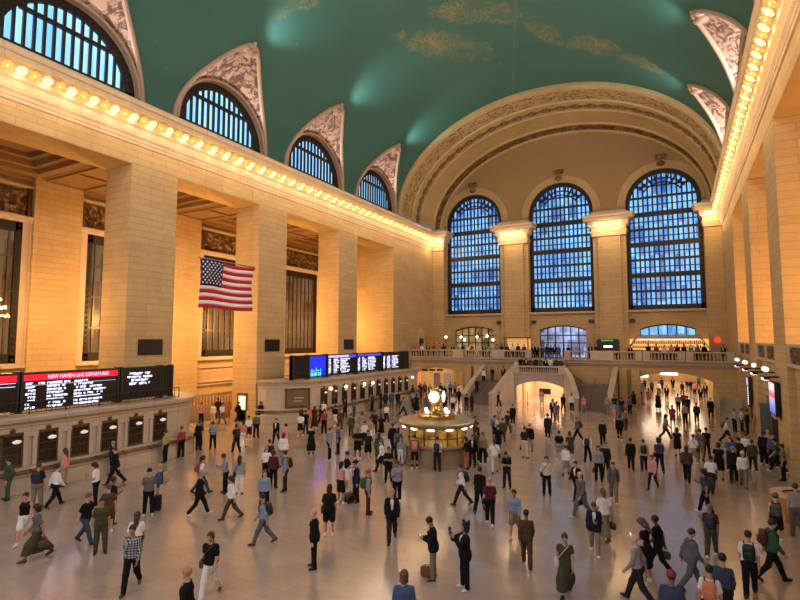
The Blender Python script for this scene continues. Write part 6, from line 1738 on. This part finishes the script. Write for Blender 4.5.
BALC = '''
535 Y57.6 stand 180 shirt:charcoal trousers:black short:black s2 L
518 Y57.4 stand 180 tee:black trousers:black short:black s1 L
521 Y57.8 hip 190 tee:red trousers:denim short:brown s0 L
525.5 Y57.3 stand 170 jacket:navy trousers:black bob:black s1 L
530 Y57.7 folded 180 tee:olive trousers:black short:black s2 L
540 Y57.4 stand 200 blouse:grey trousers:black long:black s1 L
545 Y57.8 stand 180 jacket:black trousers:charcoal short:black s3 L
550 Y57.4 phone 180 tee:white trousers:denim short:brown s1 L
555 Y57.7 stand 160 hoodie:green trousers:black short:black s2 L
560 Y57.4 stand 180 shirt:brown trousers:black bob:brown s1 L
533 Y61 stand 180 jacket:black trousers:black short:black s1
537 Y61.8 stand 200 coat:black trousers:black short:grey s0
542 Y61.2 walk 180 shirt:brown trousers:charcoal short:brown s1
546.5 Y62 stand 0 tee:charcoal trousers:olive short:black s2
550.5 Y61.2 stand 160 hoodie:navy trousers:denim short:black s2
554.5 Y61.9 walk 190 jacket:black trousers:grey long:black s1
558.5 Y61.2 stand 180 shirt:blue trousers:denim short:brown s0
563.5 Y62 stand 90 coat:charcoal trousers:black short:black s3
568 Y61.3 stand 200 tee:black trousers:black short:black s1
410 Y61.5 stand 200 shirt:tan trousers:brown short:brown s1
416 Y62.5 folded 180 blouse:coral trousers:black bob:brown s0
422 Y61.6 stand 170 shirt:white trousers:black short:grey s0
428 Y62.6 stand 180 jacket:brown trousers:brown short:black s2
434 Y61.6 stand 210 tee:red trousers:denim short:black s1
439 Y62.8 stand 180 shirt:yellow trousers:khaki short:brown s1
444 Y61.5 hip 150 blouse:maroon trousers:black long:black s1
452.5 Y62.2 stand 180 jacket:black trousers:black short:black s2
457.5 Y61.5 stand 190 shirt:lightblue trousers:navy short:grey s0
463 Y62.6 stand 180 tee:charcoal trousers:black short:black s3
468 Y61.6 stand 170 shirt:white trousers:black short:brown s0
472 Y62.6 stand 180 dress:red none long:blond s0
479 Y61.6 stand 200 shirt:cream trousers:khaki short:black s1
484 Y62.6 stand 180 jacket:navy trousers:charcoal short:brown s1
490 Y61.6 phone 180 tee:lightgrey trousers:denim short:black s2
496 Y62.6 stand 170 blouse:lavender trousers:black bob:black s1
501.5 Y61.6 stand 190 tee:black trousers:black short:black s2
507 Y62.6 stand 0 shirt:brown trousers:black short:brown s1
512.5 Y61.6 stand 180 shirt:white trousers:charcoal short:black s1
518 Y62.6 stand 20 jacket:charcoal trousers:black short:grey s0
524 Y61.6 stand 180 tee:maroon trousers:denim short:black s2
590 Y61.8 stand 180 jacket:black trousers:black short:black s2
596 Y61.4 stand 170 hoodie:charcoal trousers:black short:brown s1
630 Y64.6 stand 180 jacket:black trousers:black short:black s1
648 Y65 stand 0 tee:black trousers:black short:black s2
656 Y64.4 stand 350 shirt:red trousers:black short:brown s0
664 Y65 stand 10 shirt:white trousers:black short:black s1
671 Y64.4 stand 180 blouse:coral trousers:black bob:brown s0
677 Y65 stand 0 jacket:charcoal trousers:black short:black s2
683.5 Y64.4 stand 10 tee:black trousers:denim short:black s3
690.5 Y65 stand 0 shirt:lightblue trousers:navy short:grey s0
697 Y64.4 stand 0 shirt:grey trousers:black short:brown s1
704 Y65 stand 350 jacket:black trousers:black short:black s2
723 Y61.5 folded 200 jacket:black trousers:black short:black s2
'''
YAW, PIT, FL = .4972, .0776, 512.28
def ray(u, v):
    f = np.array([-math.sin(YAW) * math.cos(PIT), math.cos(YAW) * math.cos(PIT), math.sin(PIT)]); r = np.array([math.cos(YAW), math.sin(YAW), 0]); return r * (u - 400) / FL - np.cross(r, f) * (v - 300) / FL + f
def onz(u, v, z): d = ray(u, v); t = (z - 7.) / d[2]; return d[0] * t, d[1] * t
def ony(u, Y): d = ray(u, 340); return d[0] / d[1] * Y, Y
rc = random.Random(11)
PEOPLE = []
for src in (CROWD, BALC):
    for ln in src.strip().splitlines():
        k = ln.split(); u = float(k[0]); z = 0.; hgt = 1.67 + .15 * rc.random(); opt = k[7:]
        for a in opt:
            if a[0] == 'k' and a[1].isdigit(): hgt = float(a[1:])
        reg = 'floor'
        if k[1][0] == 'Y':
            x, y = ony(u, float(k[1][1:])); z = ZB; reg = 'balcony'
            if 'L' in opt: z = 3.3; reg = 'landing'
        elif any(a[0] == 'S' and a[1:].isdigit() for a in opt):
            n = int([a for a in opt if a[0] == 'S' and a[1:].isdigit()][0][1:]); reg = 'stair'
            x, y, z = [(-19.9, 56.2, .168 * 9), (-19.6, 56.6, .168 * 11), (-19.9, 55.5, .168 * 7), (-18.6, 57.9, 2.184), (-17.1, 58.9, 2.18 + .16 * 3)][n - 3 if n > 2 else 2] if n != 2 else (-20.1, 55.1, .168 * 6)
            if n == 3: x, y, z = -20., 57.1, .168 * 12
            if n == 4: x, y, z = -19.2, 57.9, 2.184
            if n == 5: x, y, z = -18.1, 58.6, 2.184
            if n == 6: x, y, z = -16.7, 59., 2.18 + .16 * 5
        elif k[1][0] == 'h': x, y = onz(u, float(k[1][1:]), hgt)
        else: x, y = onz(u, float(k[1]), 0)
        cl = lambda s: None if s == 'none' else tuple(s.split(':'))
        PEOPLE.append(dict(u=u, x=x, y=y, z=z, h=hgt, pose=k[2], H=float(k[3]), top=cl(k[4]), bot=cl(k[5]), hair=cl(k[6]), skin=1, carry=[], reg=reg))
        if k[6] == 'none': opt = k[7:]
        for a in opt:
            if a[0] == 's' and a[1:].isdigit(): PEOPLE[-1]['skin'] = int(a[1:])
            elif ':' in a and not a.startswith('h:'): PEOPLE[-1]['carry'].append(tuple(a.split(':')))
            elif a == 'phone': PEOPLE[-1]['carry'].append(('phone', 'black'))
            elif a.startswith('h:'): PEOPLE[-1]['shoes'] = a[2:]
# keep bodies apart
RECTS = [(-60, -26.2, -20, 20.9), (-60, -27.15, 36., 55.2), (-60, -29., 33., 36.2)] + [(XL - 3.2, XL + .4, a - .4, b + .4) for a, b in PIERS] + [(XR - .45, XR + 3.2, a - .4, b + .4) for a, b in PIERS]
for it in range(60):
    for i, a in enumerate(PEOPLE):
        for b in PEOPLE[i + 1:]:
            if abs(a['z'] - b['z']) > .5: continue
            dx, dy = a['x'] - b['x'], a['y'] - b['y']; d = math.hypot(dx, dy)
            if d < .62:
                s = (.63 - d) / 2 / max(d, 1e-3)
                if a['reg'] == 'stair' or b['reg'] == 'stair': continue
                a['x'] += dx * s; a['y'] += dy * s; b['x'] -= dx * s; b['y'] -= dy * s
    for a in PEOPLE:
        if a['reg'] == 'floor':
            if a['y'] < 58:
                if a['x'] > XR - .5 and a['y'] < 54.: a['x'] = XR - .5
                if a['x'] < -26. and a['y'] < 21: a['x'] = max(a['x'], -26.2)
                if 36 < a['y'] < 55.5: a['x'] = max(a['x'], -27.2)
            for x0, x1, y0, y1 in RECTS:
                if x0 < a['x'] < x1 and y0 < a['y'] < y1:
                    m = min((a['x'] - x0, 'x', x0), (x1 - a['x'], 'x', x1), (a['y'] - y0, 'y', y0), (y1 - a['y'], 'y', y1)); a[m[1]] = m[2]
            for cx, cy, r in ((-30.2, 20.9, 3.75), (-30.4, 55.2, 3.), (-12.55, 27.6, 2.25), (3.95, 25.35, 1.3), (4.35, 37.55, .75)):
                d = math.hypot(a['x'] - cx, a['y'] - cy)
                if d < r: a['x'] = cx + (a['x'] - cx) / d * r; a['y'] = cy + (a['y'] - cy) / d * r
            if a['y'] > 52.8:
                for x0, x1 in ((-21.5, -15.9), (-11.2, -5.6)):
                    if x0 < a['x'] < x1 and a['y'] < 57: a['y'] = 52.7
                if a['x'] > 2.3 and 54.2 < a['y'] < 59: a['x'] = 2.3
            if 59.2 < a['y'] < 61.8:
                if a['x'] > -6: a['x'] = min(2.4, max(-3.1, a['x']))
                elif a['x'] < -21: a['x'] = min(-24.3, max(-30.1, a['x']))
            if a['y'] >= 61.8:
                if a['x'] > -6: a['x'] = min(3., max(-4.5, a['x']))
                elif a['x'] < -21: a['x'] = min(-24., max(-30.4, a['x']))
        if a['reg'] == 'landing': a['x'] = min(-11.3, max(-15.7, a['x'])); a['y'] = min(58., max(57.05, a['y']))
        if a['reg'] == 'balcony': a['y'] = max(60.75, a['y']); a['x'] = min(XR - .6, max(XL + .6, a['x']))

CN = dict(lightgrey='pale grey', lightblue='light blue')
cname = lambda c: CN.get(c, c)
HN = dict(short='short {} hair', long='long {} hair', ponytail='a {} ponytail', bun='a {} bun', bob='bobbed {} hair', curly='curly {} hair', cap='a {} cap', hat='a {} hat')
def outfit(p):
    t = cname(p['top'][1]) + ' ' + ('plaid ' if len(p['top']) > 2 else '') + NOUN[p['top'][0]]
    if p['bot']: b = cname(p['bot'][1]) + ' ' + NOUN[p['bot'][0]]; t = t + ' and ' + b if p['bot'][1] != p['top'][1] else t + ' and ' + NOUN[p['bot'][0]] + (' all ' + cname(p['bot'][1]) if False else '')
    return t
def heading(p):
    H = p['H'] % 360; mv = p['pose'] in ('walk', 'step', 'pull', 'text')
    if H < 40 or H > 320: return 'walking away' if mv else 'seen from behind'
    if H < 140: return ('walking' if mv else 'turned') + ' right'
    if H < 220: return 'walking towards the camera' if mv else 'facing the camera'
    return ('walking' if mv else 'turned') + ' left'
def vof(p):
    f = np.array([-math.sin(YAW) * math.cos(PIT), math.cos(YAW) * math.cos(PIT), math.sin(PIT)]); r = np.array([math.cos(YAW), math.sin(YAW), 0]); q_ = np.array([p['x'], p['y'], p['z'] - 7.])
    return 400 + FL * (q_ @ r) / (q_ @ f), 300 - FL * (q_ @ np.cross(r, f)) / (q_ @ f)
def place(p):
    x, y = p['x'], p['y']; u, v = vof(p)
    if p['reg'] == 'landing': return 'behind the stair landing balustrade'
    if p['reg'] == 'stair': return 'on the far stair flight'
    if p['reg'] == 'balcony': return 'at the lit bar' if x > -6.5 and y > 63 else 'at the head of the stairs' if -16 < x < -10.4 else 'beside the dark balcony kiosk' if -10.4 < x < -5 else 'by the balcony gate corner' if x > 0 else 'on the balcony, stall end' if x > -22.5 else 'on the balcony, ticket end'
    if y > 58.5: return 'deep in the gate side passage' if x > -10 and y > 67 else 'at the gate side passage mouth' if x > -10 else 'under the ticket side archway'
    if x < -28.3 and y > 21 and y < 36: return 'between the big piers'
    if x < -21.5 and y > 21: return 'before the farther ticket counter' if y < 46 else 'at the far ticket counter end'
    d = math.hypot(x + 12.55, y - 27.6)
    if d < 3.6: return 'at the information booth'
    if x < -22.5: return 'by the nearest ticket windows' if x < -25 else 'on the lower left floor' if v > 512 else 'on the left floor'
    if v > 548: return 'at the bottom edge, ' + ('left' if u < 300 else 'centre' if u < 520 else 'right')
    if v > 512: return 'on the lower ' + ('left' if u < 300 else 'centre' if u < 520 else 'right') + ' floor'
    if v > 478: return 'on the ' + ('left' if u < 230 else 'floor below the flag' if u < 310 else 'centre left' if u < 440 else 'centre' if u < 560 else 'centre right' if u < 660 else 'right') + ('' if 230 <= u < 310 else ' floor')
    if v > 446 and u < 400 and d >= 9: return 'on the floor below the flag' if u < 310 else 'left of the booth'
    if y > 45 and -17 < x < -10: return 'before the peach archway'
    if y > 40 and -10 <= x < -4.5: return 'before the gate side stairs'
    if x > 2. and y > 36: return 'by the far track gates'
    if x > 1.6: return 'by the near track gates'
    if d < 9 and y < 29: return 'left of the booth' if u < 436 else 'right of the booth'
    if x < -12: return 'behind the information booth'
    if v > 450: return 'on the far centre floor' if u < 560 else 'on the far right floor' if u > 660 else 'on the far right-centre floor'
    return 'on the far floor mid hall' if u < 600 else 'outside the gate side passage'
PN = dict(phone=' looking at a phone', photo=' taking a photo', folded=' with folded arms', point=' with outstretched arm', hip=', hand on hip,', text=' reading a phone')
def nw(s): return len(s.replace(',', ' ').split())
CC = dict(black='d', charcoal='d', navy='d', grey='g', lightgrey='g', white='w', cream='w', blue='b', denim='b', lightblue='lb', brown='br', rust='br', olive='o', green='gr', khaki='t', tan='t', beige='t', sand='t', pink='p', coral='p', red='r', maroon='r', purple='pu', lavender='la')
TC = dict(tee=0, shirt=0, blouse=0, tank=0, hoodie=0, jacket=1, coat=1, dress=2, longdress=2)
BC = dict(trousers=0, leggings=0, shorts=1, skirt=2, longskirt=2)
for p in PEOPLE:
    acc = [a for a in p['carry'] if a[0] != 'phone']
    p['f'] = dict(outfit=(TC[p['top'][0]], CC.get(p['top'][1], p['top'][1]), (BC[p['bot'][0]], CC.get(p['bot'][1], p['bot'][1])) if p['bot'] else None), zone=place(p), head=heading(p), hair=(p['hair'][0] if p['hair'] and p['hair'][0] not in ('short',) else 'none' if not p['hair'] else 'short' if p['hair'][1] in ('black', 'brown', 'chestnut') else p['hair'][1]),
        acc=(acc[0][0], CC.get(acc[0][1], acc[0][1])) if acc else None, act=p['pose'] if p['pose'] in PN else None)
for i, p in enumerate(PEOPLE):
    nb = sorted((math.hypot(p['x'] - q_['x'], p['y'] - q_['y']), j) for j, q_ in enumerate(PEOPLE) if j != i)[:3]
    p['nb'] = [PEOPLE[j] for d, j in nb]
    p['f']['nbs'] = {(TC[q_['top'][0]], CC.get(q_['top'][1], q_['top'][1])) for q_ in p['nb']}
def same(p, keys, nbk=None):
    out = []
    for q_ in PEOPLE:
        if all(q_['f'][k] == p['f'][k] for k in keys) and (nbk is None or nbk in q_['f']['nbs']): out.append(q_)
    return out
ORD = ['leftmost', 'second from left', 'third from left', 'fourth from left', 'fifth from left', 'sixth from left', 'seventh from left', 'eighth from left', 'ninth from left', 'tenth from left']
labels = {}
for i, p in enumerate(PEOPLE):
    acc = [a for a in p['carry'] if a[0] != 'phone']
    W_ = ' with ' + cname(acc[0][1]) + ' ' + acc[0][0].replace('_', ' ') if acc else ''
    hair = ', ' + HN[p['hair'][0]].format(p['hair'][1]) + ',' if p['hair'] else ', bald,'
    base = 'person in ' + outfit(p); pn = PN.get(p['pose'], ''); z_ = ' ' + place(p); h_ = ' ' + heading(p)
    cand = [(('outfit', 'zone'), base + z_)]
    if pn: cand.append((('outfit', 'act', 'zone'), base + pn + z_))
    if W_: cand.append((('outfit', 'acc', 'zone'), base + W_ + z_))
    if p['f']['hair'] != 'short': cand.append((('outfit', 'hair', 'zone'), base + hair + z_))
    cand.append((('outfit', 'head', 'zone'), base + h_ + z_))
    if p['f']['hair'] != 'short': cand.append((('outfit', 'hair', 'head', 'zone'), base + hair + h_ + z_))
    s = None
    for ks, t_ in cand:
        if len(same(p, ks)) == 1 and nw(t_) <= 16: s = t_; break
    if s is None:
        for q_ in p['nb']:
            k_ = (TC[q_['top'][0]], CC.get(q_['top'][1], q_['top'][1]))
            if k_[1] == 'd' or k_ == p['f']['outfit'][:2]: continue
            t_ = base + ' beside person in ' + cname(q_['top'][1]) + ' ' + NOUN[q_['top'][0]]
            for ks, t2 in ((('outfit', 'zone'), t_ + z_), (('outfit', 'head', 'zone'), base + h_ + ' beside person in ' + cname(q_['top'][1]) + ' ' + NOUN[q_['top'][0]])):
                if nw(t2) > 16 and ks == ('outfit', 'zone'): t2 = t_; ks = ('outfit',)
                if len(same(p, ks, k_)) == 1 and nw(t2) <= 16: s = t2; break
            if s: break
    if s is None:
        S_ = sorted(same(p, ('outfit', 'zone')), key=lambda q_: vof(q_)[0]); r_ = [q_ is p for q_ in S_].index(True)
        o_ = 'rightmost' if r_ == len(S_) - 1 else ORD[min(r_, 9)]
        s = base + ', ' + o_ + ' of those' + z_
        if nw(s) > 16: s = 'person in ' + cname(p['top'][1]) + ' ' + NOUN[p['top'][0]] + ', ' + o_ + ' of those' + z_
    s = ' '.join(s.replace(' ,', ',').replace(',,', ',').split())
    if s.lower() in labels: print('DUP', s)
    labels[s.lower()] = i; p['label'] = s
shoe_of = lambda p: p.get('shoes') or ('white' if p['bot'] and p['bot'][0] == 'shorts' else rc.choice(['black', 'black', 'brown', 'charcoal', 'white']))
USED = set()
def base_of(p): return 'person in ' + outfit(p) + ' ' + place(p)
def uniq(lb):
    lb = ' '.join(lb.split()[:16]); n = 0; b = lb
    for w in ('', 'small ', 'full ', 'second ', 'plain ', 'soft '):
        if (w + b).lower() not in USED: lb = w + b; break
    USED.add(lb.lower()); return lb
for i, p in enumerate(PEOPLE):
    L_ = math.hypot(p['x'], p['y']); ax, ay = p['x'] / L_, p['y'] / L_; H = math.radians(p['H'])
    dx, dy = ax * math.cos(H) + ay * math.sin(H), ay * math.cos(H) - ax * math.sin(H)
    under = ('shirt', 'white') if p['top'][0] in ('jacket', 'coat') else None
    hair = p['hair']
    if p['top'][0] == 'dress' and p['bot'] is None or p['top'][0] == 'longdress': pass
    o, r = person(p['x'], p['y'], p['z'], math.atan2(dy, dx) - PI / 2, p['h'], p['pose'], p['top'], p['bot'], hair, p['skin'], shoe_of(p), mirror=(i % 2 == 1 and p['pose'] not in ('pull',)), under=under)
    tag(o, p['label'], 'person', 'people ' + {'floor': 'crossing the hall', 'balcony': 'on the far balcony', 'landing': 'on the stair landing', 'stair': 'on the far stairs'}[p['reg']])
    for kd, c in p['carry']:
        nm = (cname(c) + ' ' + kd.replace('_', ' ')) if kd != 'phone' else 'lit phone'
        how = dict(phone=' held by ', suitcase=' standing beside ', handbag=' in the hand of ').get(kd, ' worn by ')
        w_ = p['label'].replace(' with ' + cname(c) + ' ' + kd.replace('_', ' '), '').replace(' looking at a phone', '').replace(' reading a phone', '')
        lb = nm + how + w_
        if nw(lb) > 16: lb = nm + ' of ' + w_
        if nw(lb) > 16: lb = nm + ' of ' + (w_.replace(' ' + outfit(p).split(' and ')[-1], '', 1).replace(' and ', ' ', 1) if p['bot'] else w_)
        if nw(lb) > 16: lb = nm + ' of person in ' + cname(p['top'][1]) + ' ' + NOUN[p['top'][0]] + ' ' + place(p)
        carried(kd, o, r, c, uniq(lb), None)

# bags set down on the floor
x, y = onz(349, 502, 0)
t = thing('duffel_bag', 'black duffel bag on the floor beside person in black hat', 'bag', (x, y, 0))
setpar(rbox(.24, .34, .17, (x, y, .17), 3.5).build('bag', M['black'], smooth=True), t); setpar(G().tube([(x - .1, y - .2, .25), (x - .06, y - .1, .42), (x + .06, y + .1, .42), (x + .1, y + .2, .25)], .016, 6).build('handle', M['darkmetal'], smooth=True), t)
x, y = onz(427, 577, 0)
t = thing('briefcase', 'brown briefcase standing on the floor beside person reading a phone', 'briefcase', (x, y, 0))
setpar(rbox(.20, .07, .15, (x, y, .152), 6.).build('case', plain('brown leather', (.16, .06, .025), .4), smooth=True), t); setpar(G().tube([(x - .07, y, .29), (x - .06, y, .36), (x + .06, y, .36), (x + .07, y, .29)], .012, 6).build('handle', M['darkmetal'], smooth=True), t)
# ------------------------------------------------------------------ camera, light, colour
cam = bpy.data.cameras.new('camera'); co = bpy.data.objects.new('camera', cam); COL.objects.link(co)
cam.sensor_width = 36; cam.lens = 512.28 / 800 * 36; cam.clip_start = .1; cam.clip_end = 400
co.location = (0, 0, 7.); co.rotation_euler = (PI / 2 + .0776, 0, .4972)
S.camera = co
def light(name, typ, loc, energy, color=(1, .72, .38), size=1., rot=(0, 0, 0), sy=None, **kw):
    l = bpy.data.lights.new(name, typ); l.energy = energy; l.color = color
    if typ == 'AREA':
        l.size = size
        if sy: l.shape = 'RECTANGLE'; l.size_y = sy
    else: l.shadow_soft_size = size
    for a, b in kw.items(): setattr(l, a, b)
    o = bpy.data.objects.new(name, l); COL.objects.link(o); o.location = loc; o.rotation_euler = rot
    return o
WARM = (1., .66, .33); ORANGE = (1., .52, .17)
# daylight through the three tall windows of the camera end
for w in WX: light('daylight', 'AREA', (w, YN + .1, 19.5), 1500, (.97, .93, 1.), 8., (PI / 2, 0, 0), 17.)
# daylight through the clerestory windows of both long sides
for yc in [-7.3] + LYC:
    light('clerestory_daylight', 'AREA', (XR - .3, yc, 25.2), 1500, (1., .90, .88), 7., (0, PI / 2, 0), 7.)
    light('clerestory_daylight', 'AREA', (XL + .3, yc, 25.2), 650, (1., .90, .88), 7., (0, -PI / 2, 0), 7.)
# chandeliers of the passages behind the piers
for y0, y1 in BAYS:
    light('chandelier_light', 'POINT', (-38.3, (y0 + y1) / 2, 8.8), 2600 if y0 < 45 else 1500, ORANGE, .5)
    light('chandelier_light', 'POINT', (XR + 6.5, (y0 + y1) / 2, 8.6), 2200, ORANGE, .5)
# the cornice bulbs, plus added wash lights that have no fixture
for n, (x, y, z) in enumerate(BULBS):
    ox = .3 if x < -31 else -.3 if x > 4 else 0.; oy = 0. if ox else -.3
    light('cornice_bulb_light', 'POINT', (x - ox * .5, y - oy * .5, z - .34), 9, WARM, .07)
    if n % 2 == 0 or not ox: light('cornice_bulb_light', 'POINT', (x + ox * 2.8, y + oy * 2.4, z - 1.2), 62 if ox else 34, WARM, .12)  # added wash light out from the wall, no lamp hangs there
# passages under the far balcony
for x, y, z, e, sx, sy in ((-27.2, 68.5, 3.66, 480, 5.5, 12), (-13.5, 61.5, 2.96, 520, 4.6, 7), (-.8, 71, 3.8, 620, 6.5, 16), (-.8, 90, 3.8, 900, 6.5, 16)): light('passage_light', 'AREA', (x, y, z), e, (1, .72, .46), sx, (0, 0, 0), sy)
# fixtures at the crowns of the lunettes wash the vault
for yc in LYC[1:]:
    for sg, X0 in ((1, XL), (-1, XR)):
        o = light('vault_wash', 'SPOT', (X0 + sg * 4.1, yc + .3, 29.2), 900 if sg > 0 else 450, (.60, .95, 1.), .25, (0, 0, 0), spot_size=1.7, spot_blend=1.)
        o.rotation_euler = Vector((sg * 2.4, 1.8, 3.4)).to_track_quat('-Z', 'Y').to_euler()
W = bpy.data.worlds.new('dusk sky'); S.world = W; W.use_nodes = True
W.node_tree.nodes['Background'].inputs[0].default_value = (.25, .45, .9, 1); W.node_tree.nodes['Background'].inputs[1].default_value = .3
S.view_settings.view_transform = 'Standard'; S.view_settings.look = 'None'; S.view_settings.gamma = 1; S.view_settings.exposure = EXPO
S.view_settings.use_curve_mapping = False
cy = S.cycles
cy.use_denoising = True; cy.max_bounces = 8; cy.diffuse_bounces = 4; cy.glossy_bounces = 3; cy.sample_clamp_indirect = 6.; cy.caustics_reflective = False; cy.caustics_refractive = False
